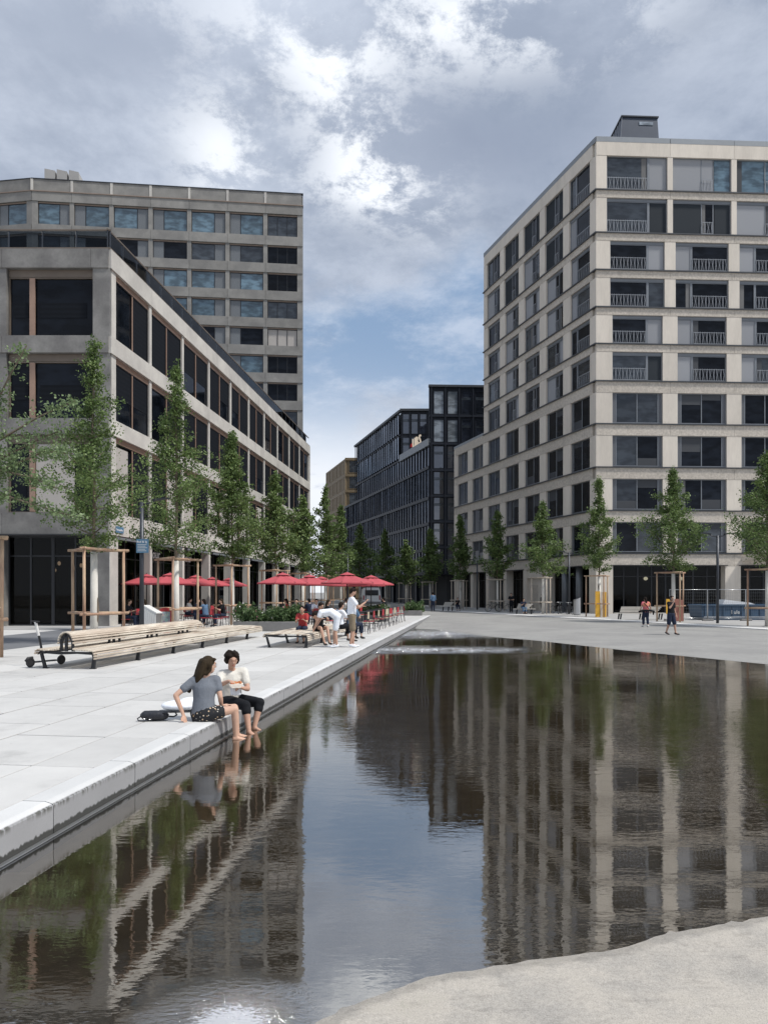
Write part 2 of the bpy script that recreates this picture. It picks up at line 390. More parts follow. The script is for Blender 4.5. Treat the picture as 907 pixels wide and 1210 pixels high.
class Fac:
    """a facade: local x runs along the wall, y into the building, z up; parts hang on the building's Empty at its corner"""
    def __init__(s, root, ang, off=(0, 0)): s.root = root; s.a = ang; s.off = off
    def put(s, name, me, x, y, z_, parent=None, **k):
        if parent is not None: return obj(name, me, parent, (x, y, z_), **k)
        c_, s_ = math.cos(s.a), math.sin(s.a)
        return obj(name, me, s.root, (s.off[0] + x * c_ - y * s_, s.off[1] + x * s_ + y * c_, z_), s.a, **k)

# ================================================================== SETTING
WL = -.27                                        # water level
KS, KI = .125, -3.43                             # kerb face line: x = KI + KS*y
KD = Vector((KS, 1)).normalized(); KN = Vector((-KD.y, KD.x))      # along the kerb; into the plaza
KRZ = -math.atan(KS)
def kerb_x(y): return KI + KS * y
shore = [(-3.6, 2.3), (-1.6, 2.75), (-.8, 3.12), (-.303, 3.42), (-.214, 3.516), (.01, 3.665), (.254, 3.82), (.508, 3.905), (.768, 3.967), (1.32, 4.13), (1.717, 4.33),
         (2.327, 4.515), (4.2, 5.3), (7.5, 7.5), (10.4, 11), (11.5, 15.5), (10.44, 20.4), (8.07, 25.5), (6.28, 30.2), (4.7, 33.0), (3.42, 37.1), (2.69, 39.4), (1.7, 40.4),
         (kerb_x(41), 41), (kerb_x(41) - 3, 41), (-6, 2.3)]
def ground_grid():
    def axis(pts):
        out = []
        for (a, b_, st) in pts: out += list(np.arange(a, b_, st))
        return np.array(sorted(set(np.round(out, 4))))
    xs = axis([(-2500, -200, 400), (-200, -40, 20), (-40, -8, 2), (-8, -2, .5), (-2, 6, .06), (6, 14, .25), (14, 40, 1.5), (40, 200, 20), (200, 2600, 400)])
    ys = axis([(-400, -20, 60), (-20, 1, 2), (1, 2.4, .25), (2.4, 5.6, .045), (5.6, 10, .25), (10, 44, .5), (44, 130, 2), (130, 400, 30), (400, 4000, 400)])
    X, Y = np.meshgrid(xs, ys); P = np.stack([X.ravel(), Y.ravel()], 1)
    S = np.array(shore); n = len(S); inside = np.zeros(len(P), bool); dm = np.full(len(P), 1e9)
    for i in range(n):
        a, b_ = S[i], S[(i + 1) % n]
        cond = (a[1] > P[:, 1]) != (b_[1] > P[:, 1])
        with np.errstate(divide='ignore', invalid='ignore'): xi = (b_[0] - a[0]) * (P[:, 1] - a[1]) / (b_[1] - a[1]) + a[0]
        inside ^= cond & (P[:, 0] < xi)
        ab = b_ - a; t = np.clip(((P - a) @ ab) / (ab @ ab), 0, 1); dd = np.linalg.norm(P - a - t[:, None] * ab, axis=1); dm = np.minimum(dm, dd)
    rng = np.random.default_rng(3)
    sd = np.where(inside, -dm, dm)
    fr = np.clip((sd + 4) / 8, 0, 1)
    z = WL + np.where(sd < 0, np.maximum(-.16, .028 * sd), np.minimum(.06, .03 * sd))
    near = (P[:, 1] < 6.5) & (np.abs(P[:, 0]) < 8)
    z += np.where(near, rng.normal(0, .00022, len(P)) + .00025 * np.sin(P[:, 0] * 9 + np.sin(P[:, 1] * 13)), 0)
    sm = lambda t: np.clip(t, 0, 1) ** 2 * (3 - 2 * np.clip(t, 0, 1))
    lift = sm((P[:, 1] - 44) / 11) * sm((7 - P[:, 0]) / 5)
    lift = np.maximum(lift, sm((P[:, 1] - 44) / 11) * sm((P[:, 1] - 130) / 60))
    z = z * (1 - lift) + (-.012) * lift
    z = np.where((P[:, 0] < kerb_x(P[:, 1]) - .25) & (P[:, 1] < 56) & (P[:, 1] > -30), -.45, z)
    nx, ny = len(xs), len(ys); idx = np.arange(nx * ny).reshape(ny, nx)
    F = np.stack([idx[:-1, :-1].ravel(), idx[:-1, 1:].ravel(), idx[1:, 1:].ravel(), idx[1:, :-1].ravel()], 1)
    me = bpy.data.meshes.new('ground'); me.vertices.add(len(P)); me.vertices.foreach_set('co', np.column_stack([P, z]).ravel())
    me.loops.add(F.size); me.loops.foreach_set('vertex_index', F.ravel()); me.polygons.add(len(F)); me.polygons.foreach_set('loop_start', np.arange(len(F)) * 4)
    me.polygons.foreach_set('use_smooth', [True] * len(F)); me.update(calc_edges=True)
    return me
def ground_mat():
    m = bpy.data.materials.new('ground_asphalt'); m.use_nodes = True; nt = m.node_tree; nt.nodes.clear(); b = NB(nt)
    pos = b.n('ShaderNodeNewGeometry').outputs['Position']; sp = b.n('ShaderNodeSeparateXYZ', ins={0: pos})
    flat = b.vm('MULTIPLY', pos, (1, 1, 0))
    big = b.noise(flat, .35, 5, .6); mid = b.noise(flat, 2.2, 6, .65); grit = b.noise(flat, 130., 3, .7); grit2 = b.noise(flat, 38., 4, .7)
    cc = b.mix(b.rng(big, .35, .65), (.24, .235, .225, 1), (.285, .28, .265, 1))
    pale = b.rng(sp.outputs[1], 5.5, 9.5, 1, 0)            # sandy film on the shallow near rim
    cc = b.mix(b.math('MULTIPLY', pale, b.rng(mid, .25, .7, .45, 1)), cc, (.42, .385, .335, 1))
    dark = b.math('MULTIPLY', b.rng(mid, .54, .68), b.rng(grit2, .42, .6), clamp=True)
    cc = b.mix(b.math('MULTIPLY', dark, b.math('MULTIPLY', pale, .38)), cc, (.15, .155, .12, 1))
    v = b.math('ADD', b.math('ADD', b.rng(grit, .3, .7, -.26, .26, False), b.rng(grit2, .3, .7, -.16, .16, False)), b.rng(mid, .3, .7, .93, 1.07, False))
    zz = b.math('ADD', sp.outputs[2], b.rng(mid, .3, .7, -.0012, .0012, False))
    wet = b.math('MULTIPLY', b.rng(zz, WL + .0015, WL + .0035, 1, 0), b.rng(sp.outputs[1], 41, 44, 1, 0))
    v = b.math('MULTIPLY', v, b.rng(wet, 0, 1, 1, .80, False))
    v = b.math('MULTIPLY', v, b.rng(b.noise(b.vm('MULTIPLY', flat, (1, 1.6, 1)), 5.5, 5, .75), .52, .66, 1, .84))
    deep = b.rng(sp.outputs[2], WL - .010, WL - .05)
    cs = b.vm('SCALE', cc, None); b.set(cs.node, 3, v)
    bed = b.mix(b.rng(mid, .35, .65), (.205, .17, .112, 1), (.275, .23, .158, 1))
    cf = b.mix(deep, cs, bed)
    bn = b.n('ShaderNodeBump', ins={'Strength': 1., 'Distance': .004, 'Height': b.math('ADD', b.math('MULTIPLY', grit, .6), b.math('MULTIPLY', grit2, .6))})
    p = b.n('ShaderNodeBsdfPrincipled', ins={'Base Color': cf, 'Roughness': b.rng(wet, 0, 1, .88, .4, False), 'Normal': bn, 'Specular IOR Level': .35})
    b.n('ShaderNodeOutputMaterial', ins={0: p}); MATS['ground_asphalt'] = m
ground_mat()
gm = ground_grid(); gm.materials.append(MATS['ground_asphalt'])
obj('ground', gm, kind='structure', label='grey asphalt square around the shallow pool')
def water_mat():
    m = bpy.data.materials.new('water'); m.use_nodes = True; nt = m.node_tree; nt.nodes.clear(); b = NB(nt)
    pos = b.n('ShaderNodeNewGeometry').outputs['Position']; sp = b.n('ShaderNodeSeparateXYZ', ins={0: pos})
    flat = b.vm('MULTIPLY', pos, (1, 1, 0))
    q = b.vm('MULTIPLY', flat, (.8, 1.9, 1))
    a = b.noise(q, 1.4, 2, .5, .4); f = b.noise(q, 5.5, 3, .55, .3); h = b.noise(q, 20, 2, .5)
    area = b.rng(b.noise(flat, .32, 2), .35, .68, .25, 1.25)
    calm = b.math('MULTIPLY', b.rng(sp.outputs[1], 4.5, 9, .45, 1.), b.rng(sp.outputs[1], 12, 28, 1, .55))
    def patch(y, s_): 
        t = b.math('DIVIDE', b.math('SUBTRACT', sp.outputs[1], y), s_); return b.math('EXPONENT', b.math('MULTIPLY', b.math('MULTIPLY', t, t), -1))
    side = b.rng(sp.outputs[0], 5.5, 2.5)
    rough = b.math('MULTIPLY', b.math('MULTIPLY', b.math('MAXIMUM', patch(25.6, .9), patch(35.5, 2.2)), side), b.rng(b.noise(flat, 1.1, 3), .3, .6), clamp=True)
    hh = b.math('ADD', b.math('MULTIPLY', a, .0030), b.math('ADD', b.math('MULTIPLY', f, .0023), b.math('MULTIPLY', h, .0006)))
    hh = b.math('MULTIPLY', b.math('MULTIPLY', hh, area), calm)
    chop = b.math('MULTIPLY', b.math('MULTIPLY', b.noise(b.vm('MULTIPLY', flat, (1, 1.3, 1)), 7, 3, .6), rough), .9)
    # ring wave where the near jet breaks the surface
    cvec = b.vm('SUBTRACT', flat, (-.70, 3.38, 0)); dist = b.vm('LENGTH', b.vm('MULTIPLY', cvec, (1, 1, 0)), None, out=1)
    ringm = b.math('EXPONENT', b.math('MULTIPLY', b.math('MULTIPLY', dist, dist), -28))
    ringx = b.math('MULTIPLY', b.math('MULTIPLY', b.math('SINE', b.math('MULTIPLY', dist, 120)), ringm), b.rng(b.noise(flat, 9, 2), .3, .7, .001, .010))
    jet = b.math('MULTIPLY', b.math('MULTIPLY', b.noise(b.vm('MULTIPLY', flat, (1, 2.2, 1)), 17, 4, .65, .6), ringm), .16)
    tot = b.math('ADD', b.math('ADD', hh, chop), b.math('ADD', jet, b.math('MULTIPLY', ringx, .25)))
    bn = b.n('ShaderNodeBump', ins={'Strength': 1., 'Distance': 1., 'Height': tot})
    fr = b.n('ShaderNodeFresnel', ins={'IOR': 3.4, 'Normal': bn})
    gl = b.n('ShaderNodeBsdfGlossy', ins={'Roughness': .015, 'Normal': bn, 'Color': (.97, .96, .94, 1)})
    tr = b.n('ShaderNodeBsdfTransparent', ins={0: (.92, .86, .74, 1)})
    mx = b.n('ShaderNodeMixShader', ins={0: b.math('ADD', b.math('MULTIPLY', fr.outputs[0], .64), .25), 1: tr, 2: gl})
    # white bubbles at the near jet; far bands paint the sky's glint pale
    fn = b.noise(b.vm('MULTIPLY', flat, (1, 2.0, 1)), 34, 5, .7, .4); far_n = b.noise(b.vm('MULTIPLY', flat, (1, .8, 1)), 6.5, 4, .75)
    foam_glint = b.math('MAXIMUM', b.math('MULTIPLY', b.rng(b.math('ADD', fn, b.math('MULTIPLY', ringm, .45)), .62, .80), b.rng(ringm, .10, .4)), b.math('MULTIPLY', b.rng(far_n, .47, .57), b.math('MULTIPLY', rough, 1.9)))
    wd = b.n('ShaderNodeBsdfDiffuse', ins={0: (.72, .74, .78, 1)}); mx = b.n('ShaderNodeMixShader', ins={0: b.math('MULTIPLY', foam_glint, .5, clamp=True), 1: mx, 2: wd}); b.n('ShaderNodeOutputMaterial', ins={0: mx}); MATS['water'] = m
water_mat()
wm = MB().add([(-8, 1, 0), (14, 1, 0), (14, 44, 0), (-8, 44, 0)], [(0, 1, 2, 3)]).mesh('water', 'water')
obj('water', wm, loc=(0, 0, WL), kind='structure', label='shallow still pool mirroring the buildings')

# ---- plaza: a raised deck of granite slabs, with separate kerb stones along the water
plaza = obj('plaza', None, kind='structure', label='pale granite plaza raised beside the pool')
dk = MB()
def line_pt(t, off):                       # t metres along the kerb from y=0, off metres into the plaza
    p = Vector((KI, 0)) + KD * t + KN * off; return p.x, p.y
M('deck', (.50, .50, .49), .8, var=.06, vs=1, fine=.08, fs=40); M('joint', (.06, .055, .05), .9)
pts = [line_pt(-3, .16), line_pt(55.6, .16), (-24, 55.2), (-24, -3)]
dk.prism([(p[0], p[1]) for p in pts], -.5, -.014)
obj('deck_bed', dk.mesh('deck_bed', 'joint'), plaza)
def slab_mat():
    m = bpy.data.materials.new('slab'); m.use_nodes = True; nt = m.node_tree; nt.nodes.clear(); b = NB(nt)
    pos = b.n('ShaderNodeNewGeometry').outputs['Position']; flat = b.vm('MULTIPLY', pos, (1, 1, .3))
    r_ = b.n('ShaderNodeObjectInfo').outputs['Random']
    big = b.noise(flat, .5, 5, .6); mid = b.noise(flat, 3.2, 5, .6); gr = b.noise(flat, 170, 2, .7); sc2 = b.noise(b.vm('MULTIPLY', flat, (1, .35, 1)), 9, 4, .7)
    v = b.math('ADD', b.rng(big, .3, .7, .90, 1.05, False), b.rng(mid, .3, .7, -.035, .035, False))
    v = b.math('ADD', v, b.rng(gr, .3, .7, -.08, .08, False)); v = b.math('ADD', v, b.rng(sc2, .58, .75, 0, -.07))
    v = b.math('MULTIPLY', v, b.rng(r_, 0, 1, .92, 1.04, False))
    gum = b.n('ShaderNodeTexVoronoi', ins={'Vector': flat, 'Scale': 1.7}).outputs['Distance']
    v = b.math('SUBTRACT', v, b.math('MULTIPLY', b.rng(gum, .035, .022), .22)); stn = b.noise(flat, 1.1, 6, .7)
    v = b.math('SUBTRACT', v, b.rng(stn, .54, .72, 0, .16))
    cc = b.vm('SCALE', (.52, .513, .495, 1), None); b.set(cc.node, 3, v)
    bn = b.n('ShaderNodeBump', ins={'Strength': .6, 'Distance': .002, 'Height': gr})
    p = b.n('ShaderNodeBsdfPrincipled', ins={'Base Color': cc, 'Roughness': .8, 'Normal': bn}); b.n('ShaderNodeOutputMaterial', ins={0: p}); MATS['slab'] = m
slab_mat()
STEP, SW = 1.45, 1.135
slab = MB().box(.016, SW - .016, .012, STEP - .011, -.03, 0, None, .003).mesh('paving_slab', 'slab')
nslab = 0; rest = MB()
for k in range(10):
    off = .92 + k * SW                                  # near edge of the strip, into the plaza
    for j in range(-1, 38):
        t = (j + (.5 if k % 2 else 0)) * STEP
        p = Vector((KI, 0)) + KD * t + KN * (off + SW)
        if p.y > 54: continue
        ylim = 40 if k < 5 else 34
        vis = p.y > 3.5 and p.y < ylim and abs(p.x) < p.y * .56 + 1.5
        if vis and nslab < 296:
            obj('paving_slab', slab, plaza, (p.x, p.y, random.uniform(-.0015, .0015)), KRZ); nslab += 1
        else:
            a = p; bq = p - KN * SW; q = [a, bq, bq + KD * STEP, a + KD * STEP]; cen = sum(q, Vector((0, 0))) / 4
            rest.add([(*(cen + (v - cen) * .994), 0) for v in q], [(0, 1, 2, 3)])
# narrow first course behind the kerb and the outlying field
for j in range(-1, 38):
    a = Vector((KI, 0)) + KD * (j * STEP) + KN * .92; q = [a, a - KN * (.92 - .275), a - KN * (.92 - .275) + KD * STEP, a + KD * STEP]; cen = sum(q, Vector((0, 0))) / 4
    if 2.5 < a.y < 34: obj('paving_slab', bx(.635, STEP - .012, .03, 'slab', ch=.003), plaza, (a.x, a.y, -.0302), KRZ)
    else: rest.add([(*(cen + (v - cen) * .994), 0) for v in q], [(0, 1, 2, 3)])
obj('paving', rest.mesh('paving', 'slab'), plaza, kind='stuff')
e0 = .92 + 10 * SW
fa, fb = line_pt(-3, e0), line_pt(55.4, e0)
obj('outer_field', MB().add([(fa[0], fa[1], -.004), (fb[0], fb[1], -.004), (-60, 55, -.004), (-60, -3, -.004)], [(0, 1, 2, 3)]).mesh('outer_field', 'slab'), plaza)
M('kerb_face', (.43, .43, .425), .8, var=.07, vs=2, fine=.06, fs=70, rnd=.03)
def kerb_mat():
    m = bpy.data.materials.new('kerbstone'); m.use_nodes = True; nt = m.node_tree; nt.nodes.clear(); b = NB(nt)
    g = b.n('ShaderNodeNewGeometry'); pos = g.outputs['Position']; sp = b.n('ShaderNodeSeparateXYZ', ins={0: pos})
    r_ = b.n('ShaderNodeObjectInfo').outputs['Random']
    run = b.noise(b.vm('MULTIPLY', pos, (1, 1, .12)), 26, 4, .7); big = b.noise(pos, 1.2, 3); gr = b.noise(pos, 140, 2)
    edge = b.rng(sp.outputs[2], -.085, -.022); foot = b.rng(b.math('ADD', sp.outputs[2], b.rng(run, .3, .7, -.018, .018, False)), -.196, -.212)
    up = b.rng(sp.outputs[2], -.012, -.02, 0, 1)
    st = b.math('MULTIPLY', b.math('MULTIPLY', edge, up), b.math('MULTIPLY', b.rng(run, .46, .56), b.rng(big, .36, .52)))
    base = b.mix(up, (.57, .57, .56, 1), (.27, .27, .275, 1))  # face darker than top: water staining plus side shade put into the colour
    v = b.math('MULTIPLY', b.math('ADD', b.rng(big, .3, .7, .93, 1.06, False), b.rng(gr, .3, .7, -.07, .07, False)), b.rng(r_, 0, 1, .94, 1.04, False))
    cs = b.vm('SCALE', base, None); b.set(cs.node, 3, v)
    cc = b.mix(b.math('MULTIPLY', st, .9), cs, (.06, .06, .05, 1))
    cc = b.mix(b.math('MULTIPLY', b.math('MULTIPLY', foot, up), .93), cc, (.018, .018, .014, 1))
    p = b.n('ShaderNodeBsdfPrincipled', ins={'Base Color': cc, 'Roughness': .7}); b.n('ShaderNodeOutputMaterial', ins={0: p}); MATS['kerbstone'] = m
kerb_mat()
kerb = obj('kerb', None, kind='structure', label='granite kerb wall along the pool')
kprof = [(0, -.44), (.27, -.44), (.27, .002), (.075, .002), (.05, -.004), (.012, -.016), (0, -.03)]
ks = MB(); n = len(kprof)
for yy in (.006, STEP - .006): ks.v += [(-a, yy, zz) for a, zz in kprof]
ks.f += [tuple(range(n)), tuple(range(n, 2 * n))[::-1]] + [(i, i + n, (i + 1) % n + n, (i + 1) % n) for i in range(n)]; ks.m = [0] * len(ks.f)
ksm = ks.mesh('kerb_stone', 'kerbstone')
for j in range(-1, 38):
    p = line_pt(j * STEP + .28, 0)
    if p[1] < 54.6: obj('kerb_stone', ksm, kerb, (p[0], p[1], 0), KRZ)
p0, p1 = line_pt(-2, .03), line_pt(55, .03)
obj('kerb_backing', MB().prism([p0, p1, line_pt(55, .2), line_pt(-2, .2)], -.44, -.03).mesh('kerb_backing', 'joint'), kerb)
p0, p1, p2, p3 = line_pt(-2, .0), line_pt(41, .0), line_pt(41, -.035), line_pt(-2, -.035)
obj('drip_rail', MB().prism([p0, p1, p2, p3], WL + .004, WL + .014).mesh('drip_rail', 'steel'), kerb)
# ---- side street on the left with its pavement, and the granite strip + pavement on the right
def strip_mesh(name, pts, wdt, z0, mat, side=1, th=.0):
    m = MB(); P = [Vector(p) for p in pts]; A = []; Bq = []
    for i, p in enumerate(P):
        t = (P[min(i + 1, len(P) - 1)] - P[max(i - 1, 0)]).normalized(); nrm = Vector((t.y, -t.x)) * side
        A.append(p); Bq.append(p + nrm * wdt)
    for i in range(len(P) - 1):
        q = [A[i], A[i + 1], Bq[i + 1], Bq[i]]; q = [(v.x, v.y) for v in q]
        if th: m.prism(q, z0 - th, z0)
        else: m.add([(*v, z0) for v in q], [(0, 1, 2, 3)])
    return m.mesh(name, mat)
road_e = [(-13.6 + .11 * y - (0 if y < 30 else .02 * (y - 30) ** 1.5), y) for y in (-5, 5, 12, 18, 22, 26, 30, 33.5)]
obj('road', strip_mesh('road', road_e, 4.5, .004, 'road', -1), kind='structure', label='dark asphalt lane past the corner building')
sw = [(-60, 34.0), (-17, 34.0), (-13.3, 34.4)]
obj('pavement', strip_mesh('pavement', [(-60, 33.9), (-12.6, 34.1)], 3.2, .008, 'sidewalk', -1), kind='structure', label='grey pavement in front of the corner building')
rl = [(23.5, 24), (19.75, 36.3), (17.6, 42.6), (15.6, 49.6), (13.4, 55), (8.6, 68), (5.2, 79), (.5, 95), (-3, 107)]
obj('granite_strip', strip_mesh('granite_strip', rl, 1.15, -.165, 'strip', 1, .2), kind='structure', label='pale granite strip edging the right pavement')
r2 = [(Vector(p) + Vector((1.1, .33))) for p in rl]
obj('right_pavement', strip_mesh('right_pavement', [(p.x, p.y) for p in r2], 40, -.169, 'sidewalk', 1, .2), kind='structure', label='grey pavement before the stone building')

# ================================================================== BUILDINGS
def new_building(name, label, x, y, z0=0.): return thing(name, label, 'building', (x, y, z0))
# ---------------- right stone building
RB = new_building('stone_building', 'tall beige stone building with railed upper windows and a dark rooftop box', 18.5, 65)
LZ = [5.13, 8.86, 12.65, 16.44, 20.19, 23.44, 26.65, 29.9, 33.15, 36.9, 41.1]
aF = math.atan2(.050, .9987); aL = math.atan2(-.9574, .2888)
FF, FL = Fac(RB, aF), Fac(RB, aL)
def railing(w_, h=1.05, st=.155):
    m = MB(); n_ = max(3, int(w_ / st)); m.box(0, w_, 0, .02, h - .03, h); m.box(0, w_, 0, .02, .04, .07)
    for i in range(n_ + 1):
        x = i * (w_ - .03) / n_; k = .05 * (1 if i % 2 else -1)
        m.add([(x, .0, .06), (x + .024, .0, .06), (x + .024 + k, .0, h * .55), (x + k, .0, h * .55), (x, .0, h), (x + .024, .0, h),
               (x, .02, .06), (x + .024, .02, .06), (x + .024 + k, .02, h * .55), (x + k, .02, h * .55), (x, .02, h), (x + .024, .02, h)],
              [(0, 1, 2, 3), (3, 2, 5, 4), (7, 6, 9, 8), (8, 9, 10, 11), (0, 3, 9, 6), (1, 7, 8, 2), (3, 4, 10, 9), (2, 8, 11, 5)])
        m.ball((x + .012, .01, h + .025), .024, 5)
    return m.mesh('railing', 'rail')
_rail = {}
def rail_of(w_):
    k = round(w_, 2)
    if k not in _rail: _rail[k] = railing(k)
    return _rail[k]
_fr = {}
def frame_mesh(w_, h, xs, t=.07, dep=.10, mat='r_frame', zs=()):
    k = (round(w_, 2), round(h, 2), tuple(round(x, 2) for x in xs), t, dep, mat, tuple(zs))
    if k in _fr: return _fr[k]
    m = MB(); m.box(0, t, 0, dep, 0, h); m.box(w_ - t, w_, 0, dep, 0, h); m.box(t, w_ - t, 0, dep, 0, t); m.box(t, w_ - t, 0, dep, h - t, h)
    for x in xs: m.box(x - t * .6, x + t * .6, .01, dep - .01, t, h - t)
    for zz in zs: m.box(t, w_ - t, .015, dep - .015, zz - t * .4, zz + t * .4)
    _fr[k] = m.mesh('window', mat); return _fr[k]
def pane(par, x0, x1, z0, z1, y, mat, name='pane', th=.02):
    obj(name, bx(x1 - x0, th, z1 - z0, mat, name), par, (x0, y, z0))
rnd = random.Random(11)
def r_window(F, x, w_, z0, h, kind, flip=False, curtain=None):
    """kinds: office, res (big pane with railing + narrow pane), split (two panes round a railed slit)"""
    dep = .15
    mid = .5 if kind == 'office' else .66
    if kind == 'office':
        s_ = .36 if w_ > 3.5 else .26; xs = [s_, w_ / 2, w_ - s_] if w_ > 3.5 else [s_, w_ / 2 + .1]
        f = F.put('window', frame_mesh(w_, h, xs), x, dep, z0)
        pane(f, .07, s_ - .03, .07, h - .07, .03, 'perf_dark', 'perforated_panel')
        a = s_; e = w_ - s_ if w_ > 3.5 else w_
        if w_ > 3.5: pane(f, w_ - s_ + .03, w_ - .07, .07, h - .07, .03, 'perf_dark', 'perforated_panel')
        m_ = xs[1]; g = ['glass_dark', 'glass_dark', 'glass_mid'] if w_ > 3.5 else ['glass_dark']
        pane(f, a + .04, m_ - .04, .07, h - .07, .06, rnd.choice(g)); pane(f, m_ + .04, e - .07 + (.0 if w_ < 3.5 else .03), .07, h - .07, .06, rnd.choice(g))
        for (q0_, q1_) in ((a + .06, m_ - .06), (m_ + .06, e - .09)):
            r_ = rnd.random()
            if r_ < .22: zz = h * rnd.uniform(.45, .85); pane(f, q0_, q1_, zz, h - .09, .045, 'blind_shade', 'blind', .01)
            elif r_ < .36: ww_ = (q1_ - q0_) * rnd.uniform(.2, .4); pane(f, q0_, q0_ + ww_, .09, h - .09, .045, 'curtain', 'curtain', .01)
            elif r_ < .46: pane(f, q0_, q1_, .09, h * rnd.uniform(.2, .35), .045, 'blind_shade', 'cabinet', .01)
        return f
    if kind == 'split':
        c0, c1 = w_ * .50, w_ * .70
        f = F.put('window', frame_mesh(w_, h, [c0, c1]), x, dep, z0)
        seg = [(.07, c0 - .05), (c0 + .05, c1 - .05), (c1 + .12, w_ - .07)]
    else:
        c0 = w_ * .68 if not flip else w_ * .32
        f = F.put('window', frame_mesh(w_, h, [c0]), x, dep, z0)
        seg = [(.07, c0 - .05), (c0 + .12, w_ - .07)] if not flip else [(.07, c0 - .12), (c0 + .05, w_ - .07)]
        pane(f, (c0 - .02 if not flip else c0 - .17), (c0 + .17 if not flip else c0 + .02), .07, h - .07, -.012, 'r_frame', 'mullion', .03)
    for i, (a, e) in enumerate(seg):
        big = (e - a) == max(q[1] - q[0] for q in seg); railed = (big if kind == 'res' else i == 1)
        r_ = rnd.random()
        if curtain: mat_ = curtain[i % len(curtain)]
        else: mat_ = ('glass_dark' if r_ < .72 else 'glass_mid') if railed else ('blind_grey' if r_ < .42 else 'glass_dark' if r_ < .8 else 'blind_dark' if r_ < .9 else 'glass_mid')
        pane(f, a, e, .07, h - .07, .06 if 'blind' not in mat_ else .03, mat_, 'blind' if 'blind' in mat_ else 'pane')
        if 'glass' in mat_ and (e - a) > .5 and rnd.random() < .45:
            cw_ = min(.45, (e - a) * .3); cx_ = a + .02 if rnd.random() < .5 else e - cw_ - .02; pane(f, cx_, cx_ + cw_, .09, h - .09, .045, rnd.choice(['curtain', 'blind_shade']), 'curtain', .01)
        if railed: obj('railing', rail_of(e - a), f, (a, -.06, .03))
    return f
def r_floor(F, i, x0, bays, wd, left, pierw, bay0):
    """one storey: piers, windows, textured band above and projecting ledge below"""
    zb, zt = LZ[i], LZ[i + 1]; bh = (1.0 if i < 4 else .68) if i < 9 else 1.05
    wz0, wz1 = zb + .10, zt - bh
    return zb, zt, bh, wz0, wz1
PIERW = [1.33, 1.33, 1.33, 1.33, 1.33, 1.33, .97, .97, .48, .48]
for i in range(10):
    zb, zt = LZ[i], LZ[i + 1]; bh = (1.0 if i < 4 else .68); bh = 1.2 if i == 9 else bh
    z0, z1 = zb + .06, zt - bh; wz1 = z1
    pw = PIERW[i]
    # front facade: corner pier, piers at pitch 5.75, windows between
    cw = 1.45 if pw > 1 else (1.25 if pw > .9 else .95)
    cen = [6.6 + 5.75 * k for k in range(5)]
    FF.put('corner_pier', bx(cw, .45, z1 - z0, 'r_stone', 'pier'), 0, 0, z0)
    for cx in cen: FF.put('pier', bx(pw, .45, z1 - z0, 'r_stone', 'pier'), cx - pw / 2, 0, z0)
    edges = [cw] + cen
    for k in range(5):
        xa = cw + .01 if k == 0 else cen[k - 1] + pw / 2 + .01; xb = cen[k] - pw / 2 - .01; ww = xb - xa
        if i < 4: r_window(FF, xa, ww, z0 + .05, wz1 - z0 - .05, 'office')
        else:
            box = .0 if i == 9 else .24
            if box: FF.put('blind_box', bx(ww, .12, box, 'r_frame'), xa, .12, wz1 - box)
            cur = {(9, 0): ['glass_mid', 'blind_grey'], (9, 1): ['blind_grey', 'blind_grey', 'glass_blue_refl'], (8, 0): ['glass_mid', 'blind_dark'], (8, 1): ['blind_dark', 'glass_dark', 'blind_dark'],
                   (7, 0): ['glass_dark', 'blind_grey'], (7, 1): ['blind_grey', 'glass_dark'], (6, 0): ['glass_dark', 'glass_mid'], (5, 1): ['blind_grey', 'glass_dark'], (9, 2): ['glass_blue_refl', 'glass_blue_refl', 'glass_mid']}.get((i, k))
            kind = 'split' if (i >= 8 and k >= 1) else 'res'
            r_window(FF, xa, ww, z0 + .02, wz1 - z0 - box - .02, kind, flip=(k >= 1), curtain=cur)
        # band panel over this bay
        bxa = 0 if k == 0 else cen[k - 1]
        FF.put('band_panel', bx(cen[k] - bxa - .02, .5, bh - .004, 'r_rough' if i < 9 else 'r_stone', 'band'), bxa + .01, -.02, zt - bh + .002)
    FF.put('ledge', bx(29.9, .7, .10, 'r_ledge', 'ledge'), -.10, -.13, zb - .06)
    # side facade (local x negative = away down the street)
    nb = 5 if i >= 4 else 7
    L = 23.5 if i >= 4 else 32.7
    FL.put('corner_pier', bx(1.0, .45, z1 - z0, 'r_stone', 'pier'), -1.0, .001, z0)
    sw_ = 1.0 + (1.33 - pw) * .4
    for k in range(nb):
        xr = -(1.03 + k * 4.54); ww = 3.2 if i < 8 else 3.45; xl = xr - ww
        nxt = -(1.03 + (k + 1) * 4.54)
        pe = nxt if k < nb - 1 else -L
        FL.put('pier', bx(xl - pe - .02, .45, z1 - z0, 'r_stone', 'pier'), pe + .01, 0, z0)
        if i < 4: r_window(FL, xl, ww, z0 + .05, wz1 - z0 - .05, 'office')
        else:
            box = 0 if i == 9 else .24
            if box: FL.put('blind_box', bx(ww, .12, box, 'r_frame'), xl, .12, wz1 - box)
            if i < 10:
                if k == 0: r_window(FL, xl, ww, z0 + .02, wz1 - z0 - box - .02, 'res', flip=True)
                else: r_window(FL, xl, ww, z0 + .02, wz1 - z0 - box - .02, 'split', curtain=(['blind_dark', 'glass_dark', 'blind_dark'] if i >= 8 and 0 < k < 4 and rnd.random() < .6 else None))
        FL.put('band_panel', bx(4.52, .5, bh - .004, 'r_rough' if i < 9 else 'r_stone', 'band'), max(-L, -(k + 1) * 4.54 - .55) + .005, -.02, zt - bh + .002)
    FL.put('ledge', bx(L + .2, .7, .10, 'r_ledge', 'ledge'), -L - .1, -.131, zb - .061)
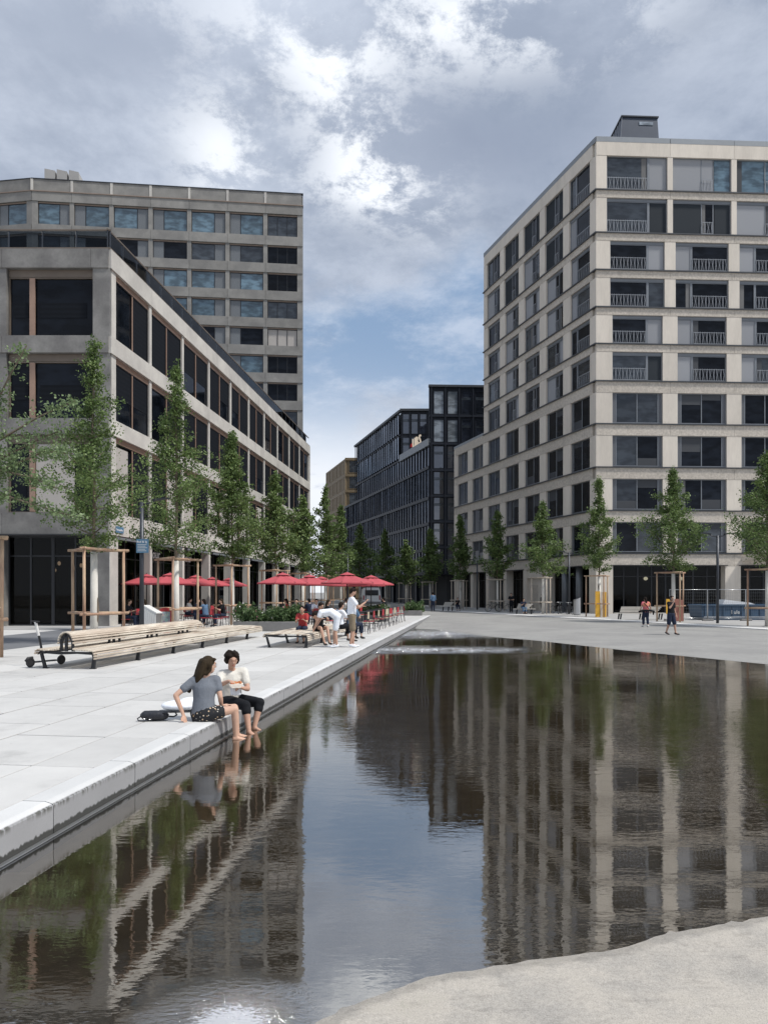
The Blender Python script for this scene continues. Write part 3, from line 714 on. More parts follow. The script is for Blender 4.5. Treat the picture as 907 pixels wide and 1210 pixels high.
# first ledge band over the ground floor, parapets, cores, roofs
for k in range(6):
    xa = 0 if k == 0 else 6.6 + 5.75 * (k - 1); xb = 6.6 + 5.75 * k if k < 5 else 33
    if xa < 29: FF.put('band_panel', bx(min(xb, 29.6) - xa - .02, .5, 1.0, 'r_rough', 'band'), xa + .01, -.02, LZ[0] - 1.09)
for k in range(7): FL.put('band_panel', bx(4.63, .5, 1.0, 'r_rough', 'band'), -(k + 1) * 4.65 - .1, -.021, LZ[0] - 1.09)
for k in range(5): FF.put('parapet', bx(6.55 if k == 0 else 5.72, .25, .45, 'r_parapet', 'parapet'), (0 if k == 0 else 6.6 + 5.75 * (k - 1)) + .01, -.03, LZ[10] - .02)
for k in range(4): FL.put('parapet', bx(5.84, .25, .45, 'r_parapet', 'parapet'), -(k + 1) * 5.87, -.031, LZ[10] - .021)
FL.put('wing_parapet', bx(9.2, .3, .30, 'r_parapet', 'parapet'), -32.7, -.03, LZ[4] - .02)
def quadw(F, x, y): c_, s_ = math.cos(F.a), math.sin(F.a); return (x * c_ - y * s_, x * s_ + y * c_)
def core(poly, z0, z1, name, mat='room_dark'): return obj(name, MB().prism(poly, z0, z1).mesh(name, mat), RB)
pA, pB = quadw(FF, .5, .55), quadw(FF, 29.4, .55); pC = quadw(FL, -23.2, .55); pD = quadw(FL, -32.4, .55)
cn = (quadw(FF, .6, .5)[0], quadw(FF, .6, .5)[1])
core([(.75, .55), pB, (pB[0] + 1, pB[1] + 26), (pC[0] + 3, pC[1] + 4), pC], 4.2, LZ[10], 'inner_wall')
core([pC, (pC[0] + 14, pC[1] + 4), (pD[0] + 14, pD[1] + 4), pD], 4.2, LZ[4] - .1, 'wing_inner_wall')
core([(.2, .2), quadw(FF, 29.4, .2), (29, 27), (pC[0] + 3, pC[1] + 4), quadw(FL, -23.3, .2)], LZ[10], LZ[10] + .12, 'roof', 'r_parapet')
core([quadw(FL, -23.5, .3), quadw(FL, -23.5, 14), quadw(FL, -32.5, 14), quadw(FL, -32.5, .3)], LZ[4] - .09, LZ[4] + .02, 'wing_roof', 'r_parapet')
# far end walls of the tall part above the wing and of the wing
core([quadw(FL, -23.5, .02), quadw(FL, -23.5, 12), quadw(FL, -23.1, 12), quadw(FL, -23.1, .02)], LZ[4], LZ[10] + .1, 'end_wall', 'r_stone')
core([quadw(FL, -32.7, .02), quadw(FL, -32.7, 12), quadw(FL, -32.3, 12), quadw(FL, -32.3, .02)], 0, LZ[4], 'wing_end_wall', 'r_stone')
# ground floor: piers, recessed glazing with dark rooms behind
gz = -.17; gt = LZ[0] - 1.09
for (a, e) in ((0, 1.5), (11.55, 12.95)): FF.put('ground_pier', bx(e - a, .9, gt - gz, 'r_stone', 'pier'), a, .0, gz)
FF.put('ground_pier', bx(1.4, .9, gt - gz, 'r_stone', 'pier'), 23.0, 0, gz)
FL.put('ground_pier', bx(1.1, .9, gt - gz, 'r_stone', 'pier'), -1.1, .002, gz)
for u in (8.9, 13.2, 17.9, 22.5, 27.0, 31.6): FL.put('ground_pier', bx(.75, .9, gt - gz, 'r_stone', 'pier'), -u - .4, .0, gz)
FL.put('stone_door_wall', bx(3.55, .5, gt - gz - .9, 'r_stone', 'wall'), -13.15, .25, gz)
FL.put('stone_lintel', bx(3.55, .6, .9, 'r_stone', 'lintel'), -13.15, .06, gt - .9)
for x in (-12.4, -11.6): FL.put('entrance_door', bx(.74, .06, 2.6, 'r_rough', 'door'), x, .2, gz)
def shopfront(F, x0, x1, y, z0, z1, nb, roomd=5, fmat='black_metal', rx0=None, sides=(1, 1)):
    w_ = (x1 - x0) / nb
    for k in range(nb):
        f = F.put('shop_window', frame_mesh(w_ - .01, z1 - z0, [w_ / 2], .07, .1, fmat, (round((z1 - z0) * .78, 2),)), x0 + k * w_, y, z0)
        pane(f, .07, w_ / 2 - .04, .07, z1 - z0 - .07, .045, 'glass_clear'); pane(f, w_ / 2 + .04, w_ - .08, .07, z1 - z0 - .07, .045, 'glass_clear')
    x0 = rx0 or x0
    m = MB(); m.box(x0 - .2, x1 + .2, y + roomd, y + roomd + .2, z0, z1)
    if sides[0]: m.box(x0 - .2, x0, y + .12, y + roomd, z0, z1)
    if sides[1]: m.box(x1, x1 + .2, y + .12, y + roomd, z0, z1)
    m.box(x0 - .2, x1 + .2, y - .9, y + roomd + .2, z1, z1 + .06)
    F.put('shop_room', m.mesh('shop_room', 'room_dark'), 0, 0, 0)
shopfront(FF, 1.5, 11.55, .8, gz, gt, 4); shopfront(FF, 12.95, 23., .8, gz, gt, 4)
shopfront(FL, -8.9, -1.1, .8, gz, gt, 3)
for (a, e) in ((17.9, 13.6), (22.5, 18.3), (27., 22.9), (31.6, 27.4)): shopfront(FL, -a, -e, .8, gz, gt, 2, 3.5)
for u in (6.1, 3.6): FL.put('round_column', MB().tube([(0, 0, 0), (0, 0, gt - gz)], .33, 16).mesh('round_column', 'r_frame', True), -u, .55, gz)
# rooftop box with tapered sides, standing seams and a slot window
rb = MB(); zb = LZ[10] + .1; zt = 45.9
q0 = [(3.35, 3.6), (7.3, 3.6), (7.3, 9.0), (3.7, 9.0)]; q1 = [(3.8, 4.0), (7.15, 4.0), (7.15, 8.4), (4.0, 8.4)]
rb.add([(*p, zb) for p in q0] + [(*p, zt) for p in q1], [(3, 2, 1, 0), (4, 5, 6, 7), (0, 1, 5, 4), (1, 2, 6, 5), (2, 3, 7, 6), (3, 0, 4, 7)])
rh = FF.put('rooftop_box', rb.mesh('rooftop_box', 'zinc'), 0, 0, 0)
obj('box_coping', MB().prism([(3.7, 3.9), (7.25, 3.9), (7.25, 8.5), (3.9, 8.5)], zt, zt + .12).mesh('box_coping', 'dark_metal'), rh)
sm_ = MB()
for k in range(7):
    t = k / 7; sm_.tube([Vector((3.35 + .35 * t, 3.6 + 5.4 * t, zb)), Vector((3.8 + .2 * t, 4. + 4.4 * t, zt))], .05, 4)
obj('seam', sm_.mesh('seam', 'zinc_side'), rh)
obj('slot_window', bx(1.3, .1, .3, 'glass_pale', 'slot'), rh, (5.4, 3.9, zt - .75)); obj('vent', bx(.35, .1, .2, 'black_metal', 'vent'), rh, (4.5, 3.72, zb + 2.1)); obj('vent', bx(.35, .1, .2, 'black_metal', 'vent'), rh, (6.1, 3.72, zb + 2.1))
# projecting canopy round the corner at the right, sloped underside
cp = MB(); cp.add([(13.0, .2, 4.7), (24, .2, 4.7), (24, -3.4, 5.55), (13.3, -3.4, 5.55), (13.0, .2, 5.1), (24, .2, 5.1), (24, -3.5, 5.95), (13.3, -3.5, 5.95)],
                  [(0, 1, 2, 3), (4, 7, 6, 5), (2, 6, 7, 3), (0, 3, 7, 4), (1, 5, 6, 2)])
FF.put('entrance_canopy', cp.mesh('canopy', 'r_stone'), 0, 0, -.35)
# things seen in the first office window: letters and balloons; pendant lamps downstairs
def hung(name, me, F, x, y, z_, label, cat, group=None):
    c_, s_ = math.cos(F.a), math.sin(F.a); o_ = F.root.location
    return obj(name, me, None, (o_.x + F.off[0] + x * c_ - y * s_, o_.y + F.off[1] + x * s_ + y * c_, z_), F.a, None, label, cat, group)
t1 = hung('window_letters', text_mesh('ATV', .7, .02, 'r_frame'), FF, 2.1, .345, LZ[2] + .22, 'slanting pale letters in the third floor corner window', 'sign'); t1.rotation_euler = (R(90), R(-9), aF)
t2 = hung('window_letters', text_mesh('E', 1., .02, 'r_frame'), FF, 4.15, .345, LZ[2] + .22, 'upright pale letter beside the balloons in an office window', 'sign'); t2.rotation_euler = (R(90), 0, aF)
bl = [(5.0, 1.95), (5.5, 2.1), (4.7, 1.4), (5.4, 1.5), (5.45, .95), (5.05, 1.15)]
for k, (x, zz) in enumerate(bl):
    hung('balloon', MB().ball((0, 0, 0), .19, 10, None, (1, .12, 1.2)).mesh('balloon', ['r_frame', 'r_parapet', 'rail'][k % 3], True), FF, x, .33, LZ[2] + .3 + zz * .9, ['pale balloon lowest of the balloon cluster behind the office window'.replace('lowest', w_) for w_ in ('top left one', 'top right one', 'leftmost one', 'widest middle one', 'bottom right one', 'bottom centre one')][k], 'balloon', 'balloons in the office window')
for k, (x, nn) in enumerate(((2.5, 0), (3.9, 1), (5.3, 0), (8.6, 0))):
    o = hung('pendant_lamp', MB().ball((0, 0, 0), .2, 10, 'lamp_glow', (1, 1, .8)).tube([(0, 0, .1), (0, 0, 1.1)], .012, 5, 'black_metal').mesh('pendant_lamp'), FF, x, 2.2, 2.95, ['lit globe lamp nearest the corner pier behind the shop glass', 'second lit globe lamp from the corner behind the shop glass', 'third lit globe lamp from the corner behind the shop glass', 'lone lit globe lamp above the fence behind the shop glass'][k], 'lamp', 'globe lamps in the shop')
for k, u in enumerate((3.0, 6.8)):
    hung('pendant_lamp', MB().ball((0, 0, 0), .2, 10, 'lamp_glow', (1, 1, .8)).tube([(0, 0, .1), (0, 0, 1.1)], .012, 5, 'black_metal').mesh('pendant_lamp'), FL, -u, 2.2, 2.95, ['lit globe lamp behind the side glazing nearest the corner', 'lit globe lamp behind the side glazing by the stone door wall'][k], 'lamp', 'globe lamps in the shop')

# ---------------- left low building with terrace
LB = new_building('corner_building', 'low grey stone office with copper framed bands of dark windows and a roof terrace', -13.75, 37.4)
aS = math.atan2(.9952, .0978); GS, GF = Fac(LB, aS), Fac(LB, 0.)
BL = 5.04; NBAY = 10; LEN = BL * NBAY + .5
bands = [(4.6, 5.72), (9.65, 10.45), (13.74, 14.6), (18.0, 18.95)]
floors = [(5.72, 9.65), (10.45, 13.74), (14.6, 18.0)]
for bi, (a, e) in enumerate(bands):
    for k in range(NBAY):
        GS.put('band_panel', bx(BL - .015 + (.5 if k == NBAY - 1 else 0), .5, e - a, 'l_stone', 'band'), k * BL + .008, -.06, a)
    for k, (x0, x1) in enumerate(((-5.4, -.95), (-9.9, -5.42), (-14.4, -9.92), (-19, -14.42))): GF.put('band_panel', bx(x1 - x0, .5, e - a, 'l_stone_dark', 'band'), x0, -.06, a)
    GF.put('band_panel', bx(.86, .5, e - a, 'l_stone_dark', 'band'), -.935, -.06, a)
lr = random.Random(5)
for fi, (a, e) in enumerate(floors):
    h = e - a
    for k in range(NBAY + 1):
        x0 = .0 if k == 0 else k * BL - .14; ww = .72 if k == 0 else .30
        if k == NBAY: x0 = k * BL + .05
        GS.put('pier', bx(ww, .45, h, 'l_stone', 'pier'), x0 + .002, .03, a)
    for k in range(NBAY):
        x0 = k * BL + (.74 if k == 0 else .17); x1 = (k + 1) * BL - .15 + (.25 if k == NBAY - 1 else 0); ww = x1 - x0
        lt = GS.put('copper_lintel', bx(ww, .12, .27, 'copper', 'lintel'), x0, .10, e - .28)
        f = GS.put('window', frame_mesh(ww, h - .29, [ww / 2], .04, .12, 'black_metal'), x0, .12, a)
        obj('mullion', bx(.10, .04, h - .4, 'copper', 'mullion'), f, (ww / 2 - .05, -.025, .06))
        for j in (0, 1):
            xa = .07 if j == 0 else ww / 2 + .05; xb = xa + ww / 2 - .13
            bl_ = fi == 0 and ((k == 0 and j == 0) or lr.random() < .55)
            if bl_:
                pane(f, xa, xb - .42, .06, h - .46, .02, 'beige_blind', 'blind'); pane(f, xb - .42, xb, .06, h - .46, .08, 'glass_l')
            else: pane(f, xa, xb, .05, h - .34, .05, 'glass_l')
            if not bl_ and lr.random() < .86: pane(f, xa + .01, xb - .01, .06 if lr.random() < .8 else h * .4, h - .35, .03, 'screen_dark', 'sun_screen', .01)
    # front (towards the water side street)
    for k in range(4):
        xr = -.85 - k * 4.5 if k else -.85; xr = -.87 - k * 4.72; xl = xr - 4.32
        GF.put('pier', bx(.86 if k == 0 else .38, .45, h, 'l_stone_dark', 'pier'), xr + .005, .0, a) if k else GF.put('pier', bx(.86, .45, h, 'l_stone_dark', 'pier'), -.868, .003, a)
        GF.put('copper_lintel', bx(4.3, .12, .36, 'bronze', 'lintel'), xl + .01, .2, e - .37)
        f = GF.put('window', frame_mesh(4.3, h - .38, [1.2], .06, .12, 'bronze'), xl + .01, .22, a)
        obj('mullion', bx(.28, .06, h - .5, 'copper', 'mullion'), f, (1.05, -.04, .06))
        if fi == 0:
            pane(f, .07, .85, .06, h - .46, .08, 'glass_l'); pane(f, 1.36, 3.3, .06, h - .46, .02, 'beige_blind', 'blind'); pane(f, 3.3, 4.2, .06, h - .46, .08, 'glass_l')
        else:
            pane(f, .07, 1.04, .06, h - .46, .09, 'glass_l'); pane(f, 1.34, 4.2, .06, h - .46, .09, 'glass_l')
            pane(f, 1.55, 3.9, 1.0, 1.75, .065, 'screen_dark', 'sun_screen', .01); pane(f, .2, .95, 1.0, 1.75, .065, 'screen_dark', 'sun_screen', .01)
# ground floor
for k in range(NBAY + 1):
    GS.put('ground_pier', bx(.32 if k else .9, .55, 4.6, 'l_stone', 'pier'), (k * BL - .15) if k else 0, .003, 0)
    if k < NBAY: GS.put('awning_case', bx(4.0, .16, .14, 'r_parapet', 'awning'), k * BL + .75, -.02, 4.42)
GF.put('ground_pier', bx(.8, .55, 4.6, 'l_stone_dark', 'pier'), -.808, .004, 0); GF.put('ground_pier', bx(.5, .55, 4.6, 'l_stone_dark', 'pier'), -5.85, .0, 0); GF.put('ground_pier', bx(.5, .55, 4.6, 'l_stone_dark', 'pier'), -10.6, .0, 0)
shopfront(GF, -5.35, -.81, .5, 0, 4.55, 2, 6, sides=(1, 0)); shopfront(GF, -10.1, -5.85, .5, 0, 4.55, 2, 6)
shopfront(GS, .9, LEN - .8, .9, 0, 4.55, 18, 5, rx0=7.2)
lc = [quadw(GS, .35, .75), quadw(GS, LEN - .3, .75), (-22, 50), (-20, .4 + .3), (-.75, .35)]
def lcore(poly, z0, z1, name, mat): obj(name, MB().prism(poly, z0, z1).mesh(name, mat), LB)
lcore([quadw(GS, .4, .37), quadw(GS, LEN - .2, .37), (-22, 50), (-20, .37), (-.4, .37)], 4.66, 18.6, 'inner_wall', 'room_dark')
lcore([(-.06, .0), quadw(GS, LEN, .0), (-22, 50), (-20, .0)], 18.6, 18.93, 'roof', 'r_parapet')
GS.put('end_wall', bx(.3, 14, 18.9, 'l_stone', 'wall'), LEN - .02, .0, 0)
# roof terrace railing: glass panes on posts with a dark top rail
GS.put('top_rail', bx(LEN, .09, .07, 'bronze', 'rail'), 0, .1, 19.93); GF.put('top_rail', bx(19, .09, .07, 'bronze', 'rail'), -19, .1, 19.932)
GS.put('coping', bx(LEN, .3, .08, 'bronze', 'coping'), 0, -.02, 18.952); GF.put('coping', bx(19, .3, .08, 'bronze', 'coping'), -19, -.02, 18.953)
for k in range(30):
    f = GS.put('rail_post', bx(.05, .05, .9, 'dark_metal', 'post'), k * 1.7 + .02, .12, 19.03); GS.put('rail_glass', bx(1.62, .02, .84, 'glass_rail', 'pane'), k * 1.7 + .07, .13, 19.06) if k < 29 else None
for k in range(11):
    GF.put('rail_post', bx(.05, .05, .9, 'dark_metal', 'post'), -k * 1.7 - .07, .12, 19.03); GF.put('rail_glass', bx(1.62, .02, .84, 'glass_rail', 'pane'), -k * 1.7 - 1.72, .13, 19.06)
# street plate and shop lettering
c_ = thing('street_plate', 'small blue street name plate on the corner of the stone band', 'sign', (-13.64, 37.85, 4.75), aS)
obj('plate', bx(.85, .03, .32, 'blue_sign', 'plate'), c_, (0, .0 - .045, 0)); o = obj('lettering', text_mesh('Europaallee', .15, .004, 'white'), c_, (.02, -.05, .1), rot=(R(90), 0, 0)); 
def facade_sign(F, txt, x, y, z_, size, mat, label):
    cs, sn = math.cos(F.a), math.sin(F.a); o_ = F.root.location
    o = obj('shop_sign', text_mesh(txt, size, .02, mat), None, (o_.x + x * cs - y * sn, o_.y + x * sn + y * cs, z_), rot=(R(90), 0, F.a), label=label, cat='sign'); return o
facade_sign(GS, 'our', 7.1, .80, 3.75, .8, 'paint_white', 'white shop lettering above the glazing behind the second tree guard')
facade_sign(GS, 'our', 12.5, .80, 3.75, .8, 'paint_white', 'white shop lettering above the glazing further along the terrace')

# ---------------- tower behind it
TB = new_building('grey_tower', 'grey stone tower with blue windows coloured like reflected sky rising behind the low corner building', -9.8, 90)
aT = math.atan2(.110, .994); TF = Fac(TB, aT)
aW = math.atan2(-.60, 4.0); px_, py_ = -31.3 * math.cos(aT), -31.3 * math.sin(aT); TW = Fac(TB, aW, (px_, py_))
tr = random.Random(4)
def t_facade(F, x0, n, pitch, rows, first):
    L_ = n * pitch
    ztops = [47.25] + [43.5 - 3.3 * k for k in range(rows - 1)]
    for r_ in range(rows):
        zt = ztops[r_]; h = 2.65 if r_ == 0 else 2.2; zb_ = zt - h
        nxt = ztops[r_ + 1] if r_ < rows - 1 else zb_ - 1.1
        for k in range(n):
            xa = x0 + k * pitch
            F.put('pier', bx(.5 if k else .66, .4, h, 't_stone', 'pier'), xa - .25 if k else xa, .0, zb_)
            F.put('band_panel', bx(pitch - .03, .5, zb_ - nxt, 't_stone', 'band'), xa + .015, -.08, nxt)
            wx = xa + .27 if k else xa + .68; ww = pitch - .54 if k else pitch - .95
            if k == n - 1: ww = pitch - .27 - .68
            F.put('lintel', bx(ww, .1, .14, 't_lintel', 'lintel'), wx, .12, zt - .15)
            side = (k + r_ * (0 if r_ % 2 else 1)) % 2; last = (k == n - 1 and first)
            f = F.put('window', frame_mesh(ww, h - .16, [ww * (.32 if side else .68)] if not last else [ww * .33, ww * .66], .06, .1, 'black_metal'), wx, .16, zb_)
            g = 'glass_blue_refl' if (r_ in (0, 2, 3, 5) and not last) else 'glass_dark' if tr.random() < .8 else 'glass_mid'
            if last and r_ == 4: g = 'beige_blind'
            if last: pane(f, .06, ww - .06, .06, h - .22, .06, g)
            else:
                c0 = ww * (.32 if side else .68)
                if side: pane(f, .06, c0 - .04, .06, h - .22, .03, 'perf_mid', 'perforated_panel'); pane(f, c0 + .04, ww - .06, .06, h - .22, .06, g)
                else: pane(f, c0 + .04, ww - .06, .06, h - .22, .03, 'perf_mid', 'perforated_panel'); pane(f, .06, c0 - .04, .06, h - .22, .06, g)
                if tr.random() < .05: pane(f, .1, ww - .1, h * .6, h - .22, .045, 'beige_blind', 'blind', .01)
        F.put('pier', bx(.66, .4, h, 't_stone', 'pier'), x0 + L_ - .66, .001, zb_)
    for k in range(n):
        F.put('band_panel', bx(pitch - .03, .5, 1.08, 't_stone', 'band'), x0 + k * pitch + .015, -.08, 47.27)
        F.put('parapet_panel', bx(pitch - .35, .3, 1.4, 't_stone', 'parapet'), x0 + k * pitch + .17, .05, 48.45)
        F.put('parapet_post', bx(.3, .4, 1.42, 'l_stone', 'post'), x0 + k * pitch - .15, .0, 48.45)
    F.put('cornice', bx(L_ + .1, .6, .1, 't_lintel', 'cornice'), x0 - .05, -.16, 48.35)
    F.put('coping', bx(L_ + .1, .5, .08, 'dark_metal', 'coping'), x0 - .05, -.03, 49.86)
t_facade(TF, -31.3, 7, 31.3 / 7, 10, True)
t_facade(TW, -27.0, 6, 4.5, 6, False)
TF.put('lower_wall', bx(31.3, .6, 14, 't_stone', 'wall'), -31.3, -.0, 0)
TW.put('lower_wall', bx(27, .6, 28, 't_stone', 'wall'), -27, -.0, 0)
TF.put('inner_wall', bx(31.0, 18, 49.4, 'room_dark', 'core'), -31.15, .3, 0); TW.put('inner_wall', bx(26.6, 16, 49.4, 'room_dark', 'core'), -26.7, .3, 0)
TF.put('side_wall', bx(.3, 18, 49.8, 't_stone', 'wall'), -.28, .41, 0)
for k, (x, ww) in enumerate(((-31.7, 1.25), (-30.25, 1.2), (-28.8, 1.15))):
    m_ = MB().prism([(x, 47 + 2), (x + ww + (.5 if k == 2 else 0), 49), (x + ww, 54.1), (x, 54.3)], 5.5, 7.5, None, 'y')
    TF.put('roof_vent', m_.mesh('roof_vent', 'sidewalk'), 0, 0, -.2)

# ---------------- dark glass block
GB = new_building('glass_block', 'dark glass office block with a taller corner section and thin vertical fins', 6.32, 104)
aG = math.atan2(-.9609, .2768); SG, TG = Fac(GB, aG), Fac(GB, math.atan2(.045, .999))
fz = [4.2, 7.5, 11.1, 14.7, 18.9 + .1, 22.6]; gz_hi = [22.6, 26.5, 30.1]
gr_ = random.Random(9)
FW = 1.3
def tilt_pane(F, x, w_, z0, h, mat, name='pane', y=.06):
    o = F.put(name, bx(w_, .03, h, mat, 'pane'), x, y, z0)
    o.rotation_euler = (gr_.gauss(0, .004), 0, F.a + gr_.gauss(0, .006)); return o
nfin = int(52 / FW)
for k in range(nfin + 1):
    u = k * FW; hi = 13.2 < u < 43.2
    top = 22.3 if u < 13.5 else 30.0 if hi else 19.2
    SG.put('fin', bx(.06, .16, top - 4.3, 'g_metal', 'fin'), -u - .05, -.08, 4.3)
    if k == nfin: continue
    levels = fz[:-1] + ([22.6] if u < 41.5 else []) + ([26.5, 30.0] if 13.2 < u < 41.5 else [])
    for a, e in zip(levels[:-1], levels[1:]):
        tilt_pane(SG, -u - FW + .07, FW - .14, a + .3, e - a - .32, 'glass_sky_refl' if a > 22 else 'glass_tower' if a > 18 else 'glass_low')
for zz in fz[:-1]: SG.put('spandrel', bx(51.9, .3, .42, 'g_metal', 'spandrel'), -51.9, -.12, zz - .02)
SG.put('lower_parapet', bx(13.4, .4, 1.0, 'r_parapet', 'parapet'), -13.4, -.25, 22.2)
SG.put('spandrel', bx(29.5, .3, .3, 'g_metal', 'spandrel'), -43, -.06, 22.3); SG.put('spandrel', bx(29.3, .3, .12, 'g_metal', 'spandrel'), -42.8, -.06, 26.4)
SG.put('coping', bx(29.6, .5, .35, 'r_ledge', 'coping'), -43, -.3, 30.0); SG.put('spandrel', bx(9, .3, .4, 'g_metal', 'spandrel'), -51.9, -.06, 19.0)
# set back front of the upper block
UB = Fac(GB, 0., (quadw(SG, -13.5, 0)))
UB.put('upper_wall', bx(12, .3, 8.2, 'g_metal', 'wall'), .05, .1, 22.4); 
for k in range(4):
    for zz in (22.9, 26.6):
        f = UB.put('window', frame_mesh(1.05, 3.2, [], .06, .1, 'g_metal'), .35 + k * 1.35, .02, zz)
        pane(f, .06, .99, .06, 3.1, .04, 'glass_tower'); pane(f, .06, .99, 1.9, 2.35, .03, 'glass_mid', 'blind', .01)
for k in range(5): UB.put('fin', bx(.12, .25, 7.8, 'g_metal', 'fin'), .12 + k * 1.35, -.1, 22.5)
UB.put('coping', bx(12, .5, .35, 'r_ledge', 'coping'), -.1, -.2, 30.2)
# tower part towards the square
TG.put('tower_wall', bx(14, .3, 26.3, 'g_metal', 'wall'), -.02, .12, 4.2)
tz = [4.6, 8.2, 11.8, 15.4, 19.0, 22.7, 26.6]
for r_, zz in enumerate(tz):
    for k in range(6):
        x = .6 + k * 1.95; h = 3.2 if r_ < 6 else 3.3
        f = TG.put('window', frame_mesh(1.45, h, [], .08, .12, 'g_metal'), x, .0, zz)
        pane(f, .08, 1.37, .08, h - .08, .05, 'glass_pale' if (r_ >= 5 and k < 2) else 'glass_tower')
        if not (r_ >= 5 and k < 2): pane(f, .1, 1.3, h * .62, h * .62 + .4, .04, 'glass_mid', 'blind', .01)
for k in range(8): TG.put('fin', bx(.16, .3, 26.2, 'g_metal', 'fin'), .22 + k * 1.95, -.18, 4.3)
for zz in tz[1:]: TG.put('spandrel', bx(14, .3, .3, 'g_metal', 'spandrel'), 0, -.12, zz - .36)
TG.put('coping', bx(14.2, .6, .3, 'r_ledge', 'coping'), -.1, -.25, 30.4)
sd_ = math.sin; q = lambda u, y: quadw(SG, -u, y)
def gcore(poly, z0, z1, name, mat='g_metal'): obj(name, MB().prism(poly, z0, z1).mesh(name, mat), GB)
gcore([q(.3, .5), q(51.6, .5), q(51.6, 16), (14, .9)], 4.1, 19.2, 'inner_wall'); gcore([q(.3, .5), q(42.8, .5), q(42.8, 16), (14, .9)], 19.2, 22.4, 'middle_inner_wall')
gcore([q(13.6, .5), q(42.8, .5), q(42.8, 14), q(13.6, 14)], 22.4, 30.1, 'upper_inner_wall'); gcore([(.2, .5), (13.9, 1.1), (17, 12), (2.5, 9)], 22.4, 30.5, 'tower_inner_wall')
gcore([q(1, 3), q(50, 3), q(50, 9), (13, 5)], -.2, 4.1, 'ground_glazing', 'room_dark')
for u in (2, 8, 14, 20, 27, 34, 41, 48): SG.put('ground_column', bx(.5, .5, 4.3, 'g_metal', 'column'), -u, .6, -.2)
def gsign(ch, x, mat): 
    o = obj('sign_letter', text_mesh(ch, 2.0, .08, mat), SIGN, (x, 0, 0), rot=(R(90), 0, 0)); return o
sx, sy = quadw(SG, -9.5, -.1)
SIGN = thing('roof_sign', 'three lit pale letters with a red mark standing on the lower roof edge', 'sign', (6.32 + quadw(SG, -9.9, .1)[0], 104 + quadw(SG, -9.9, .1)[1], 23.25), aG)
emit('letter_glow', (1, .86, .7), .36); emit('mark_red', (.9, .05, .06), .2)
for i, ch in enumerate('UBS'): gsign(ch, 2.1 + i * 1.5, 'letter_glow')
mk = MB()
for a in (-35, 0, 35):
    rr = Matrix.Rotation(R(a), 3, 'Y'); mk.tube([rr @ Vector((-.75, 0, 0)) * 1 + Vector((1.2, 0, .8)), rr @ Vector((.75, 0, 0)) + Vector((1.2, 0, .8))], .07, 5)
    e = rr @ Vector((.75, 0, 0)) + Vector((1.2, 0, .8)); mk.ring(e, .18, .05, 10, 4, None, 'y')
obj('sign_mark', mk.mesh('sign_mark', 'mark_red'), SIGN, (1.0, 0, .2)).scale = (.45, 1, .45)
obj('sign_rail', MB().box(0, 6.6, .1, .16, -.1, 0).box(.3, .36, .1, .16, -.95, 0).box(6, 6.06, .1, .16, -.95, 0).mesh('sign_rail', 'dark_metal'), SIGN)

# ---------------- brown block at the end of the street
BB = new_building('brown_block', 'brown metal clad block at the far end of the street', -9.0, 172)
BF = Fac(BB, 0.); BS = Fac(BB, aG)
BF.put('body', bx(16, 20, 32.5, 'brown', 'body'), .02, .2, 0)
for r_ in range(8):
    for k in range(4):
        f = BF.put('window', frame_mesh(2.1, 2.9, [], .1, .15, 'brown'), .9 + k * 2.9, .06, 3.4 + r_ * 3.7); pane(f, .1, 2.0, .1, 2.8, .06, 'glass_mid')
for r_ in range(9): BF.put('band', bx(16, .3, .6, 'brown', 'band'), 0, -.08, 2.6 + r_ * 3.7)
for r_ in range(8):
    for k in range(5):
        f = BS.put('window', frame_mesh(3.4, 2.9, [1.7], .1, .15, 'brown'), -4.6 - k * 4, -.04, 3.4 + r_ * 3.7); pane(f, .1, 3.3, .1, 2.8, .06, 'glass_pale')
BS.put('side_wall', bx(22, .3, 32.6, 'brown', 'wall'), -22, .02, 0)

